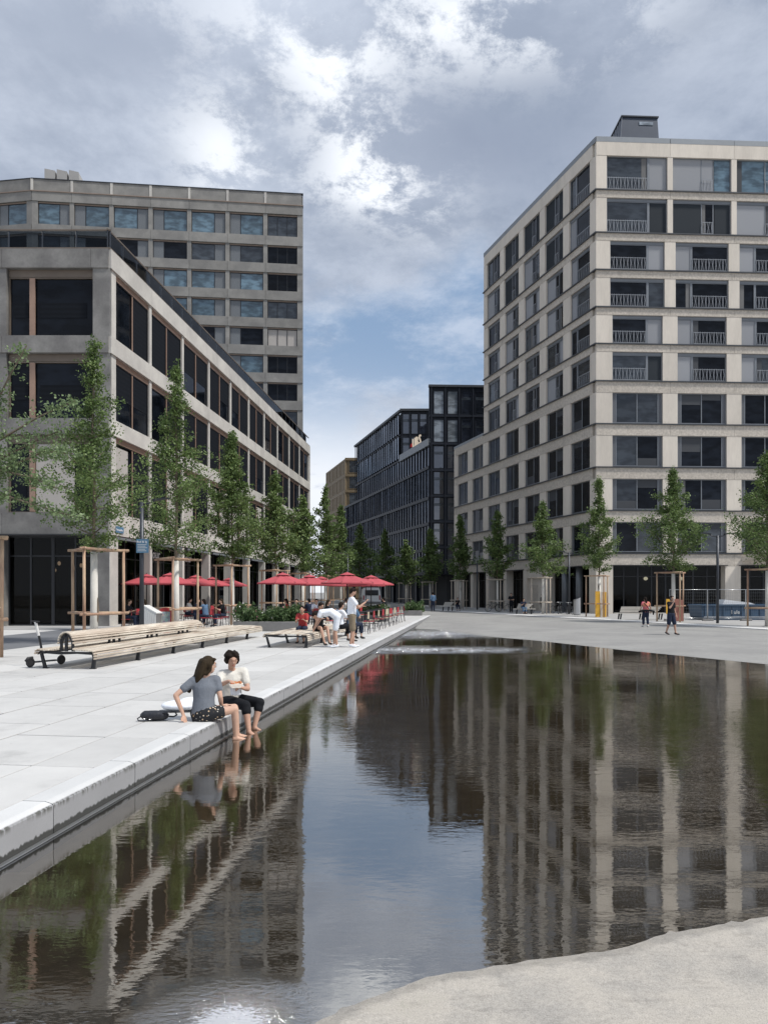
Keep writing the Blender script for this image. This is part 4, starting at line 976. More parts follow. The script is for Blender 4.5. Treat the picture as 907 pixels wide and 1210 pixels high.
# ================================================================== TREES
def crown_leaves(seed, h0, h1, rmax, nleaf, leaf, cx=0., widest=.18, trunk_pts=None, arms=None):
    """upswept branches clothed in tufts of small leaves; returns leaf mesh arrays and branch tubes"""
    rg = np.random.default_rng(seed); rr = random.Random(seed)
    tufts = []; tubes = []
    nleaf = int(nleaf * (1.9 if leaf < .14 else 1.5)); leaf *= .92 if leaf < .14 else 1; nb = int(30 + 3.4 * (h1 - h0))
    for k in range(nb):
        t = (k + rr.random()) / nb; zz = h0 + (h1 - h0) * t ** .95 * .96
        prof = (.70 + .30 * t / widest) if t < widest else max(.10, 1 - (t - widest) / (.62 - widest) * .62) if t < .62 else .38 * (1 - (t - .62) / .40) + .05
        L_ = rmax * 1.10 * prof * rr.choice([.55, .75, .9, 1.1, 1.3]) ; az = k * 2.4 + rr.uniform(-.5, .5); el = R(rr.uniform(5, 30) + 26 * t)
        p = Vector((0, 0, zz - .1)); pts = [p.copy()]; dv = Vector((math.cos(az) * math.cos(el), math.sin(az) * math.cos(el), math.sin(el)))
        st = L_ / 5
        for j in range(5):
            dv = (dv + Vector((rr.gauss(0, .12), rr.gauss(0, .12), rr.gauss(.06 if j < 3 else -.05, .08)))).normalized(); p = p + dv * st; pts.append(p.copy())
            for q_ in range(2 + j // 2 if L_ < .8 else 2 + int(j * 1.4)):
                tt = rr.random(); base = pts[-2].lerp(pts[-1], tt); sp_ = (.06 + .13 * L_ * (j / 4 + .15) * .6)
                if j == 0 and rr.random() < .8: continue
                tufts.append((base.x + rr.gauss(0, sp_), base.y + rr.gauss(0, sp_), base.z + rr.gauss(0, sp_ * .8), .06 + .05 * rr.random() + .03 * L_))
        tubes.append((pts, [.022 * (L_ / 1.5) ** .7 * (1 - .16 * j) + .002 for j in range(6)]))
    for k in range(14):                                     # the leader
        zz = h1 - .9 + .95 * k / 14; tufts.append((rr.gauss(0, .04), rr.gauss(0, .04), zz, .05 + .05 * (1 - k / 14)))
    if arms:
        for pts, n_ in arms:
            pts = [Vector(p_) for p_ in pts]; tubes.append((pts, [.035 * (1 - i / len(pts)) + .006 for i in range(len(pts))]))
            for q_ in range(n_):
                t = rr.random() * (len(pts) - 1); i = int(t); b_ = pts[i].lerp(pts[i + 1], t - i); s_ = .16 * (1 - .4 * t / len(pts))
                tufts.append((b_.x + rr.gauss(0, s_), b_.y + rr.gauss(0, s_), b_.z + rr.gauss(0, s_ * .7), .09))
    T = np.array(tufts); tone_t = rg.random(len(T)); w_ = T[:, 3] ** 1.6; idx = rg.choice(len(T), nleaf, p=w_ / w_.sum())
    C = T[idx, :3] + rg.normal(0, 1, (nleaf, 3)) * T[idx, 3][:, None] * np.array([1, 1, .75])
    nrm = rg.normal(0, 1, (nleaf, 3)) + np.array([0, 0, .7]); nrm /= np.linalg.norm(nrm, axis=1)[:, None]
    a = np.cross(nrm, rg.normal(0, 1, (nleaf, 3))); a /= np.linalg.norm(a, axis=1)[:, None]; b_ = np.cross(nrm, a)
    s_ = leaf * rg.uniform(.6, 1.25, nleaf)[:, None]
    V = np.stack([C - a * s_ * .5, C + b_ * s_ * .42 + nrm * s_ * .1, C + a * s_ * .62, C - b_ * s_ * .42 + nrm * s_ * .1], 1).reshape(-1, 3)
    tone = np.repeat(np.clip(tone_t[idx] * .7 + rg.random(nleaf) * .4, 0, 1), 4)
    return V, tone, tubes
def leaf_mesh(name, V, tone, mat):
    n_ = len(V) // 4; me = bpy.data.meshes.new(name); me.vertices.add(len(V)); me.vertices.foreach_set('co', V.ravel())
    me.loops.add(n_ * 4); me.loops.foreach_set('vertex_index', np.arange(n_ * 4)); me.polygons.add(n_); me.polygons.foreach_set('loop_start', np.arange(n_) * 4)
    me.update(calc_edges=True); at = me.attributes.new('leaf_tone', 'FLOAT', 'POINT'); at.data.foreach_set('value', tone)
    me.materials.append(MATS[mat]); return me
def tree(x, y, z0, top, hb, rmax, seed, nleaf, leaf, label, group, mat='leaf', widest=.18, arms=None, tr_=.085):
    t = thing('tree', label, 'tree', (x, y, z0), 0, group)
    V, tone, tubes = crown_leaves(seed, hb, top, rmax, nleaf, leaf, widest=widest, arms=arms)
    obj('crown', leaf_mesh('crown', V, tone, mat), t)
    rr = random.Random(seed); m = MB(); n_ = 9
    m.tube([(rr.gauss(0, .025) * (i > 0), rr.gauss(0, .025) * (i > 0), top * .97 * i / n_) for i in range(n_ + 1)], [tr_ * (1 - .93 * i / n_) + .006 for i in range(n_ + 1)], 8)
    for pts, rads in tubes: m.tube(pts, rads, 5, None, False)
    obj('trunk', m.mesh('trunk', 'bark', True), t)
    return t
GH = 3.18
def post_pts(ang): return [(.98 * math.cos(ang + k * 2.0944), .98 * math.sin(ang + k * 2.0944)) for k in range(3)]
def guard(x, y, z0, label, group, ang=-1.57, wrap=True, mat='wood_pole', h=GH, boards=None):
    g = thing('tree_guard', label, 'tree guard', (x, y, z0), 0, group); P = post_pts(ang); rr = random.Random(int(x * 91 + y * 7))
    for (a, b_) in P:
        obj('post', MB().tube([(0, 0, 0), (rr.gauss(0, .015), rr.gauss(0, .015), h)], [.052, .047], 9).mesh('post', mat, True), g, (a, b_, 0))
    for zz in (h - .06, h * .31):
        for k in range(3):
            a, b_ = Vector((*P[k], 0)), Vector((*P[(k + 1) % 3], 0)); dv = (b_ - a).normalized() * .17
            obj('rail', MB().tube([a - dv, b_ + dv], .045, 8).mesh('rail', mat, True), g, (0, 0, zz + .012 * k + rr.uniform(-.015, .015)))
    if wrap: obj('trunk_wrap', MB().tube([(0, 0, 0.02), (0.01, 0, 1.2), (0, 0, h - .12)], [.135, .125, .11], 12).mesh('trunk_wrap', 'wrap', True), g)
    if boards: 
        for (a, b_, ww, z1, z2, mt) in boards: obj('board', bx(ww, .02, z2 - z1, mt, 'board'), g, (a, b_, z1))
    return g
LT = 'trees in a row along the terrace'; RT = 'trees in front of the beige stone building'; GL_ = 'wooden tree guards on the plaza side'; GR_ = 'wooden tree guards by the beige building'
tree(-10.86, 19, 0, 9.6, 3.9, 1.2, 21, 7600, .085, 'light green tree reaching in with long branches beside the corner building', LT, 'leaf_light', .12,
     arms=[([(0, 0, 4.6), (1.0, .1, 5.6), (2.0, .1, 6.2), (3.0, 0, 6.6)], 70), ([(0, 0, 5.2), (.9, .1, 6.5), (1.3, 0, 7.2), (1.75, 0, 8.0)], 40), ([(0, 0, 3.8), (1.2, .1, 4.9), (2.2, 0, 5.3), (3.0, -.2, 5.2)], 95),
           ([(0, 0, 3.6), (1.1, -.2, 4.2), (2.1, -.3, 3.9), (3.1, -.4, 3.6)], 80), ([(0, 0, 3.9), (1.1, -.2, 4.8), (2.0, -.1, 4.6), (2.7, -.4, 4.3)], 90), ([(0, 0, 4.2), (1.0, .3, 5.2), (1.9, .4, 5.7), (2.5, .3, 5.9)], 80)])
guard(-10.86, 19, 0, 'wooden tree guard cut by the photo edge beside the lane', GL_)
lt = [(-9.73, 25, 10.35, 3.0, 1.5, 22, 7400, .085, 'narrow tree behind the near end of the long bench, before the building corner'),
      (-8.95, 32.1, 11.75, 3.3, 1.8, 23, 7400, .10, 'tall slim tree between the blue sign pole and the third tree guard'),
      (-8.1, 39.7, 10.4, 3.3, 1.55, 24, 8500, .115, 'dense conical tree rising behind the end of the long bench'),
      (-7.1, 48.7, 9.7, 3.3, 1.85, 25, 5200, .14, 'mid green tree above the first umbrellas of the plaza terrace'),
      (-6.2, 56.8, 9.2, 3.3, 1.6, 26, 4200, .16, 'darker tree just left of the sky gap above the umbrellas'),
      (-5.2, 66, 11.3, 2.6, 2.0, 27, 4200, .17, 'feathery pale topped tree standing in the sky gap'),
      (-4.3, 74, 10.6, 2.6, 2.2, 28, 4000, .18, 'tree just right of the feathery one in the sky gap'),
      (-2.85, 87.7, 9.9, 2.6, 2.1, 29, 3600, .20, 'last dark tree of the terrace row before the glass block')]
for k, (x, y, tp, hb, rm, sd_, nl, lf, lb) in enumerate(lt): tree(x, y, 0, tp, hb, rm, sd_, nl, lf, lb, LT)
gl = ['wooden tree guard behind the near end of the long bench', 'wooden tree guard right of the blue sign pole with a white wrapped trunk', 'wooden tree guard behind the hump end of the long bench',
      'wooden tree guard behind the flower planter', 'wooden tree guard under the middle red umbrellas', 'wooden tree guard far down the umbrella row', 'wooden tree guard second last of the umbrella row', 'wooden tree guard last of the umbrella row']
for k, (x, y, *_r) in enumerate(lt): guard(x, y, 0, gl[k], GL_, ang=-1.5 + .05 * k)
rt = [(21.1, 41, 9.75, 3.1, 2.15, 31, 7500, .11, 'dense tree cut by the photo edge next to the blue skip'),
      (18.4, 47.4, 9.9, 3.2, 2.05, 32, 7500, .12, 'broad tree with a pointed top between the two walkers and the fence'),
      (16.4, 56.8, 10.8, 3.4, 1.6, 33, 5500, .13, 'slim pointed tree at the corner pier with yellow boards round its foot'),
      (13.85, 65, 9.95, 3.3, 2.15, 34, 5000, .15, 'tree in front of the stone door wall'),
      (11.2, 73.6, 10.2, 3.2, 1.9, 35, 4200, .17, 'full tree by the parked bicycles near the far white bench'),
      (8.4, 82, 10.6, 3.2, 1.35, 36, 3600, .18, 'dark narrow tree at the far end of the beige building'),
      (5.7, 92, 9.9, 2.9, 2.1, 37, 3400, .2, 'dark tree in front of the glass block beside the beige one'),
      (3.0, 102, 9.3, 2.8, 2.2, 38, 3000, .22, 'small dark tree before the glass block facade'),
      (.2, 111, 11.5, 2.8, 2.4, 39, 3000, .24, 'dark tree furthest away at the foot of the glass block')]
RZ = -.17
for (x, y, tp, hb, rm, sd_, nl, lf, lb) in rt: tree(x, y, RZ, tp, hb, rm, sd_, nl, lf, lb, RT)
rg_l = ['wooden tree guard cut by the photo edge before the blue skip', 'wooden tree guard behind the man in black with yellow and rust boards', 'wooden tree guard with bright yellow boards at the corner pier',
        'wooden tree guard before the stone door wall', 'wooden tree guard over the parked bicycle near the far white bench', 'wooden tree guard at the far end of the beige building', 'pale tree guard behind the man in the blue shirt', 'pale tree guard beyond the far planter', 'pale tree guard furthest down the street']
for k, (x, y, *_r) in enumerate(rt):
    bd = None
    if k == 1: bd = [(-.62, -.45, .30, .5, 1.45, 'yellow'), (-.12, -.5, .3, .05, 1.45, 'red_board'), (.2, -.46, .25, .05, 1.4, 'red_board')]
    if k == 2: bd = [(-.42, -.45, .36, .0, 1.95, 'yellow'), (-.02, -.5, .14, .0, 1.9, 'wood_pale'), (.14, -.46, .28, .0, 1.9, 'yellow')]
    if k == 0: bd = [(.1, -.45, .5, .2, 1.9, 'red_board'), (.12, -.47, .2, 1.75, 1.9, 'yellow')]
    guard(x, y, RZ, rg_l[k], GR_, ang=-1.57 + .04 * k, mat='wood_pole' if k < 3 else 'wood_pale', boards=bd)

# shrubs in planters
def planter(name, label, x, y, z0, L_, D_, h, rz, nleaf, seed, bh=.65, flowers=60):
    p = thing(name, label, 'planter', (x, y, z0), rz)
    obj('box', MB().box(0, L_, 0, D_, 0, h, None, .02).mesh('box', 'grey_box'), p)
    rg = np.random.default_rng(seed); nt_ = int(L_ * 26)
    T = np.column_stack([rg.uniform(.05, L_ - .05, nt_), rg.uniform(.05, D_ - .05, nt_), h + bh * rg.uniform(.1, 1, nt_) ** .8 * (.6 + .4 * np.sin(rg.uniform(0, 6, nt_)))])
    idx = rg.integers(0, nt_, nleaf); C = T[idx] + rg.normal(0, .1, (nleaf, 3)); C[:, 2] = np.maximum(C[:, 2], h - .08)
    nrm = rg.normal(0, 1, (nleaf, 3)); nrm /= np.linalg.norm(nrm, axis=1)[:, None]; a = np.cross(nrm, rg.normal(0, 1, (nleaf, 3)) + np.array([0, 0, 1])); a /= np.linalg.norm(a, axis=1)[:, None]; b_ = np.cross(nrm, a)
    s_ = rg.uniform(.05, .12, nleaf)[:, None]
    V = np.stack([C - a * s_, C + b_ * s_ * .35, C + a * s_, C - b_ * s_ * .35], 1).reshape(-1, 3)
    pl_ = thing('flowering_shrub', label.replace('planter box', 'shrubs and grasses').replace('planter', 'shrub bed') + ' growing in it', 'shrub', (x, y, z0), rz)
    m = MB()
    for i in range(nt_ // 2): m.tube([(T[i, 0], T[i, 1], h - .1), (T[i, 0] + .03, T[i, 1], T[i, 2])], .008, 4, None, False)
    obj('stems', m.mesh('stems', 'bark'), pl_); obj('foliage', leaf_mesh('foliage', V, np.repeat(rg.random(nleaf), 4), 'shrub_leaf'), pl_, kind='stuff')
    fm = MB()
    for i in range(flowers): c_ = T[rg.integers(0, nt_)] + rg.normal(0, .08, 3); fm.ball((c_[0], c_[1], max(c_[2], h) + .08), .035, 5, 'petal' if i % 3 else 'petal_pink')
    obj('blossom', fm.mesh('blossom'), pl_, kind='stuff'); return p
planter('planter', 'long low grey planter box behind the two benches', -6.6, 32.6, 0, 2.95, 1.5, .42, -.10, 7000, 3, .62)
planter('planter', 'grey planter box at the far end of the granite plaza', 1.45, 54.3, -.01, 1.3, 1.2, .38, -.10, 3500, 4, .62, 20)
planter('planter', 'low planter among the terrace chairs under the umbrellas', -2.1, 43.5, 0, 2.3, 1., .38, -.10, 3000, 5, .5, 20)

# ================================================================== BENCHES
def bench_profile(hump):
    """slat centres (x, z, tilt) across the bench"""
    P = [(-.045, .345, 70), (-.03, .40, 45)]
    xs = [.02 + .062 * i for i in range(8)]
    P += [(x, .43 - .012 * math.sin(math.pi * min(1, x / .5)), 0) for x in xs]
    if hump:
        n_ = 17
        for i in range(n_):
            a = i / (n_ - 1); th = math.pi * (1 - a); x = .685 + .185 * math.cos(th) * (1.0); zz = .445 + .37 * math.sin(th) ** .62
            P.append((x, zz, None))
    else: P += [(.516 + .062 * i, .43, 0) for i in range(6)]
    P += [(.90 + .062 * i, .43 - .004 * i, 0) for i in range(7)]
    P += [(1.325, .395, -38), (1.352, .345, -66), (1.362, .29, -85), (1.362, .235, -90)]
    return P
def bench_leg(y):
    m = MB(); t = .05
    m.prism([(.0, .33), (.06, .33), (.16, .0), (.09, .0)], y, y + t, None, 'y'); m.prism([(1.28, .33), (1.35, .33), (1.31, .0), (1.22, .0)], y, y + t, None, 'y')
    m.prism([(-.06, .30), (0, .385), (.5, .375), (.9, .375), (1.27, .375), (1.34, .30), (1.34, .22), (1.29, .22), (1.27, .31), (.9, .33), (.5, .31), (.0, .34)], y + .004, y + t - .004, None, 'y')
    m.box(1.2, 1.33, y - .02, y + t + .02, 0, .015); m.box(.08, .2, y - .02, y + t + .02, 0, .015)
    return m
def make_bench(label, x, y, rz, L_, hump_len, nleg, group, seglen=2.1, first_slat=0):
    b_ = thing('slatted_bench', label, 'bench', (x, y, 0), rz, group)
    for part_, (ya, yb, hm) in enumerate([(0, hump_len, True), (hump_len, L_, False)] if hump_len else [(0, L_, False)]):
        for (px__, pz, tilt) in bench_profile(hm):
            if part_ == 1 and hump_len and not (.49 < px__ < .89): continue
            yb_, ya_ = yb, ya
            if hump_len and part_ == 0 and not (.45 < px__ < .895 and pz > .44): ya_, yb_ = 0, L_
            if tilt is None:
                a = math.atan2(pz - .44, px__ - .685); tl = 90 - math.degrees(a) if False else -math.degrees(math.atan2((px__ - .685) / .185 ** 2, max(.05, (pz - .44)) / .37 ** 2)); yb_ = yb - .9 * (1 - (pz - .44) / .37) * 0 - (.55 * (pz - .44) / .37)
            else: tl = -tilt if tilt < 0 else -tilt
            k = (round(yb_ - ya_, 2),)
            if k not in _sl: _sl[k] = MB().box(-.0205, .0205, 0, yb_ - ya_, -.014, .014, None, .004).mesh('slat', 'bench_wood')
            if tilt is not None: tl = (tilt if px__ < .3 else tilt)
            obj('slat', _sl[k], b_, (px__, ya_, pz), rot=(0, R(-tl) if tilt is not None else R(-tl), 0))
    for i in range(nleg): obj('leg', _leg, b_, (0, .12 + i * seglen, 0))
    if hump_len:
        hf = MB(); pr = [(.50, .39)] + [(.685 + .165 * math.cos(math.pi * (1 - a / 8)), .43 + .355 * math.sin(math.pi * (1 - a / 8)) ** .62) for a in range(9)] + [(.87, .39), (.80, .39)] + [(.685 + .115 * math.cos(math.pi * a / 8), .42 + .30 * math.sin(math.pi * a / 8) ** .62) for a in range(9)] + [(.57, .39)]
        hf.prism(pr, 0, .045, None, 'y'); hf.box(.64, .70, 0, .04, .39, .80)
        hm_ = hf.mesh('hump_frame', 'black_metal')
        for i in range(int(hump_len / seglen) + 1): obj('hump_frame', hm_, b_, (0, .06 + i * seglen, 0))
    obj('side_rail', MB().box(.1, .15, .1, L_ - .1, .33, .38).box(1.2, 1.25, .1, L_ - .1, .33, .38).mesh('side_rail', 'black_metal'), b_)
    return b_
_sl = {}; _leg = bench_leg(0).mesh('leg', 'black_metal')
BZ = -math.atan(.143)
make_bench('very long slatted wooden bench with a raised hump back along most of it', -7.72, 16.55, BZ, 12.2, 7.9, 6, 'slatted benches on the plaza')
make_bench('flat slatted wooden lounger that a group of people sit and lean on', -3.66, 22.8, BZ, 7.2, 0, 4, 'slatted benches on the plaza')
def far_bench(label, x, y, rz, w_, group, z0=RZ):
    b_ = thing('white_bench', label, 'bench', (x, y, z0), rz, group)
    m = MB()
    for k in range(9): m.box(0, w_, .08 * k, .08 * k + .06, .42 - .004 * k * (k < 3), .455)
    obj('seat', m.mesh('seat', 'bench_far'), b_)
    m = MB()
    for k in range(4): m.box(.35 + .04 * k, w_ - .5 + .1 * k, .34 + .05 * (k + 1), .38 + .05 * (k + 1), .5 + .1 * k, .58 + .1 * k)
    obj('backrest', m.mesh('backrest', 'bench_far'), b_)
    lg = MB().prism([(0, .0), (.08, 0), (.16, .42), (.06, .42)], 0, .06, None, 'y').mesh('leg', 'black_metal')
    for xx in (.25, w_ / 2, w_ - .4):
        for yy in (.05, .6): obj('leg', lg, b_, (xx, yy, 0))
    return b_
FBG = 'pale benches along the right pavement'
far_bench('pale bench between the yellow boards and the walking woman', 15.9, 51.0, R(-3), 3.4, FBG)
far_bench('pale bench beside the bicycles and the stone door wall', 11.1, 64.0, R(-6), 1.9, FBG)
far_bench('pale bench furthest down the street behind the man in the blue shirt', 5.6, 75.0, R(-8), 1.6, FBG)

# ================================================================== TERRACE FURNITURE
def umbrella_proto(label, x, y, s_=1.0):
    u = thing('parasol', label, 'parasol', (x, y, 0), random.uniform(0, .7), 'red parasols on the terraces')
    r_ = 1.34 * s_; n_ = 8; m = MB(); zt = 2.66; zr = 2.20
    ring_ = lambda rr, zz: [(rr * math.cos(2 * math.pi * k / n_), rr * math.sin(2 * math.pi * k / n_), zz) for k in range(n_)]
    for k in range(n_):
        a0 = 2 * math.pi * k / n_; a1 = 2 * math.pi * (k + 1) / n_; am = (a0 + a1) / 2
        P = []
        for i in range(6):
            t = .14 + .86 * i / 5; zz = zt - .03 - (zt - zr) * t ** 1.12; sag = .035 * math.sin(math.pi * t)
            for (aa, rr_, ds) in ((a0, 1, 0), (am, .955, sag), (a1, 1, 0)): P.append((r_ * t * rr_ * math.cos(aa), r_ * t * rr_ * math.sin(aa), zz - ds))
        for (aa, rr_) in ((a0, 1.), (am, .955), (a1, 1.)): P.append((r_ * rr_ * math.cos(aa), r_ * rr_ * math.sin(aa), zr - .09))
        fs = []
        for i in range(6): fs += [(i * 3, i * 3 + 1, i * 3 + 4, i * 3 + 3), (i * 3 + 1, i * 3 + 2, i * 3 + 5, i * 3 + 4)]
        m.add(P, fs)
    obj('canopy', m.mesh('canopy', 'canvas_red'), u)
    v = MB(); A = ring_(.42 * s_, zt - .10); v.add(A + [(0, 0, zt + .05)], [(k, (k + 1) % n_, n_) for k in range(n_)]); obj('vent_cap', v.mesh('vent_cap', 'canvas_red'), u)
    rb_ = MB().tube([(0, 0, zt - .12), (r_ * .98, 0, zr - .01)], .012, 5).mesh('rib', 'black_metal')
    for k in range(n_): obj('rib', rb_, u, (0, 0, 0), 2 * math.pi * k / n_)
    obj('pole', MB().tube([(0, 0, .05), (0, 0, zt + .1)], .028, 8).mesh('pole', 'black_metal', True), u)
    obj('base', MB().box(-.35, .35, -.35, .35, 0, .08, None, .015).mesh('base', 'grey_box'), u)
    return u
U0 = umbrella_proto('red parasol nearest the corner building, right of the sign pole', -10.9, 38)
def chair_proto(name, label, x, y, rz, back, group):
    c_ = thing(name, label, 'chair', (x, y, 0), rz, group)
    obj('seat', MB().box(-.22, .22, -.21, .21, .44, .47, None, .008).mesh('seat', back), c_)
    bm = MB(); n_ = 6
    bm.prism([(-.22 + .44 * i / n_, .20 + .03 * math.sin(math.pi * i / n_)) for i in range(n_ + 1)] + [(.22 - .44 * i / n_, .225 + .03 * math.sin(math.pi * (1 - i / n_))) for i in range(n_ + 1)], .62, .90)
    obj('backrest', bm.mesh('backrest', back), c_)
    for sx_ in (-1, 1):
        obj('leg', MB().tube([(sx_ * .22, -.22, 0), (sx_ * .2, -.18, .44)], .014, 6).mesh('leg', 'black_metal'), c_)
        obj('leg', MB().tube([(sx_ * .23, .26, 0), (sx_ * .21, .19, .45), (sx_ * .215, .225, .9)], .014, 6).mesh('leg', 'black_metal'), c_)
    obj('stretcher', MB().tube([(-.22, -.2, .25), (.22, -.2, .25)], .01, 5).mesh('stretcher', 'black_metal'), c_)
    return c_
CR = chair_proto('terrace_chair', 'red backed metal chair at the kerb side end of the terrace row', -.62, 32.2, 0, 'chair_red', 'terrace chairs in a row beside the pool')
CT = chair_proto('terrace_chair', 'tan backed metal chair nearest the standing man', -.86, 30.6, 0, 'chair_tan', 'terrace chairs in a row beside the pool')
TB_ = thing('terrace_table', 'small dark terrace table nearest the standing man', 'table', (-1.75, 31.6, 0), BZ, 'terrace tables')
obj('tabletop', MB().box(-.38, .38, -.38, .38, .71, .745, None, .01).mesh('tabletop', 'dark_metal'), TB_); obj('column', MB().tube([(0, 0, .02), (0, 0, .71)], .035, 8).mesh('column', 'black_metal'), TB_); obj('foot', MB().box(-.25, .25, -.03, .03, 0, .03).box(-.03, .03, -.25, .25, .002, .032).mesh('foot', 'black_metal'), TB_)
def lamp_proto(label, x, y, z0, group, two=True, h=5.3):
    l = thing('street_lamp', label, 'street lamp', (x, y, z0), 0, group)
    obj('pole', MB().tube([(0, 0, 0), (0, 0, h)], [.085, .075], 12).mesh('pole', 'dark_metal', True), l)
    for s_ in ((-1, 1) if two else (1,)):
        obj('arm', MB().tube([(0, 0, h - .1), (s_ * .35, 0, h - .02), (s_ * .5, 0, h + .06)], .035, 8).mesh('arm', 'dark_metal', True), l)
        obj('lamp_head', MB().prism([(s_ * .42, h + .03), (s_ * 1.02, h + .12), (s_ * 1.02, h + .16), (s_ * .42, h + .11)], -.11, .11, None, 'y').mesh('lamp_head', 'dark_metal'), l)
    return l
LP = lamp_proto('dark twin armed street lamp in front of the fence and blue skip', 20.1, 44.9, -.16, 'street lamps')
lamp1 = lamp_proto('dark street lamp pole carrying the blue sign in front of the corner building', -9.1, 28, 0, 'street lamps', False, 5.1)
# bicycles
BK = thing('bicycle', 'black bicycle leaning behind the tree guard left of the far pale bench', 'bicycle', (10.6, 72.2, RZ), R(-6), 'parked bicycles')
def wheel(x): 
    w_ = obj('wheel', MB().ring((0, 0, 0), .33, .022, 20, 5, None, 'y').mesh('wheel', 'rubber'), BK, (x, 0, .35))
    m = MB()
    for k in range(10): a = math.pi * k / 5; m.tube([(0, 0, 0), (.32 * math.cos(a), 0, .32 * math.sin(a))], .003, 3, None, False)
    obj('spokes', m.mesh('spokes', 'steel'), w_)
wheel(-.52); wheel(.52)
obj('frame', MB().tube([(-.52, 0, .35), (-.18, 0, .80), (.34, 0, .82), (.40, 0, .72), (.52, 0, .35)], .018, 6).tube([(-.52, 0, .35), (-.06, 0, .32), (.36, 0, .76)], .018, 6).tube([(-.06, 0, .32), (-.2, 0, .88)], .016, 6).mesh('frame', 'black_metal', True), BK)
obj('saddle', MB().ball((-.21, 0, .93), .13, 8, None, (1.1, .6, .35)).mesh('saddle', 'rubber', True), BK)
obj('handlebar', MB().tube([(.34, 0, .8), (.33, 0, 1.0)], .014, 6).tube([(.22, -.28, 1.03), (.33, -.2, 1.0), (.33, .2, 1.0), (.22, .28, 1.03)], .013, 6).mesh('handlebar', 'steel', True), BK)
index_children()
ul = [('red parasol second in the row under the corner building', -10.85, 43), ('red parasol third in the row under the corner building', -11.2, 48.6), ('red parasol last in the row under the corner building', -10.7, 51.5),
      ('red parasol half hidden behind the sign pole at the shop glass', -12.9, 40.5), ('large red parasol behind the flower planter', -5.1, 37.5), ('red parasol between the planter and the standing man', -4.2, 42), ('red parasol deep in the middle of the plaza terrace', -3.95, 47),
      ('large red parasol right above the standing man', -1.83, 37), ('red parasol over the far terrace chairs', -.75, 43.5), ('red parasol farthest along the plaza terrace', -1.2, 50), ('red parasol behind the one over the standing man', -2.6, 52)]
for lb, x, y in ul: copy_of(U0, (x, y, 0), random.uniform(0, .78), lb)
wc = ['second', 'third', 'fourth', 'fifth', 'sixth', 'seventh', 'eighth', 'ninth', 'tenth']
CR.location = (-.86 + .139 * 1.5, 30.6 + 1.5, 0); CR.rotation_euler.z = R(-98); CT.rotation_euler.z = R(-98); CR['label'] = 'red backed metal chair second along the kerb from the standing man'
for k in range(2, 10):
    y = 30.6 + 1.45 * k; s_ = CR if k % 2 else CT
    copy_of(s_, (-.86 + .139 * (y - 30.6), y, 0), R(-98 + random.uniform(-14, 14)), '%s backed metal chair, %s along the kerb from the standing man' % ('red' if k % 2 else 'tan', wc[k - 1]))
for k in range(8):
    y = 31.2 + 1.5 * k; s_ = CR if k % 2 else CT
    copy_of(s_, (-2.55 + .139 * (y - 31.2), y, 0), R(82 + random.uniform(-14, 14)), '%s backed metal chair, %s on the inner side of the plaza tables' % ('red' if k % 2 else 'tan', (['first'] + wc)[k]), 'terrace chairs on the inner side of the tables')
for k in range(1, 5): copy_of(TB_, (-1.75 + .139 * 2.9 * k, 31.6 + 2.9 * k, 0), BZ, 'small dark terrace table, %s along the kerb side row' % wc[k - 1])
ch = [(-11.9, 34.4), (-11.0, 34.6), (-12.2, 36.6), (-10.9, 36.9), (-10.3, 39.2), (-9.3, 38.5), (-11.2, 41.4), (-10.1, 42.3), (-8.6, 36.3), (-7.9, 35.4), (-10.6, 45.2), (-9.7, 46.8)]
wh = ['left of the sign pole', 'just left of the silver bin', 'by the glass behind the sign pole', 'behind the sandwich board', 'behind the wrapped trunk', 'right of the second tree guard', 'under the second parasol', 'behind the third tree guard', 'left of the third tree guard', 'in front of the third tree guard', 'under the third parasol', 'under the last parasol by the wall']
for k, (x, y) in enumerate(ch): copy_of(CR, (x, y, 0), R(random.uniform(60, 120) * (1 if k % 2 else -1)), 'red metal chair ' + wh[k], 'red chairs below the corner building')
for k, (x, y) in enumerate([(-11.45, 34.9), (-11.55, 37.1), (-9.8, 38.9), (-10.6, 41.8)]): copy_of(TB_, (x, y, 0), R(10), 'small dark table below the corner building, ' + ['left of the bin', 'by the shop glass', 'between two tree guards', 'under the second parasol'][k])
copy_of(LP, (15.9, 64, RZ), R(8), 'dark twin armed street lamp left of the corner pier beside the silver bin')
copy_of(LP, (10.0, 80, RZ), R(8), 'dark twin armed street lamp at the far end of the beige building')
copy_of(LP, (-3.4, 70, 0), R(8), 'dark twin armed street lamp among the trees of the sky gap')
for k, (x, y, a, lb) in enumerate([(13.1, 66.5, 60, 'bicycle parked askew at the right end of the pale bench'), (12.6, 66.0, 75, 'bicycle behind the pale bench by the stone door wall'), (15.7, 63.0, 100, 'bicycle leaning beside the silver bin, front wheel out'), (15.2, 64.5, 65, 'bicycle standing left of the silver bin at the round columns'), (11.7, 73, -20, 'second bicycle at the far tree guard'), (15.4, 66.2, 30, 'bicycle deep behind the lamp at the round columns')]):
    copy_of(BK, (x, y, RZ), R(a), lb)

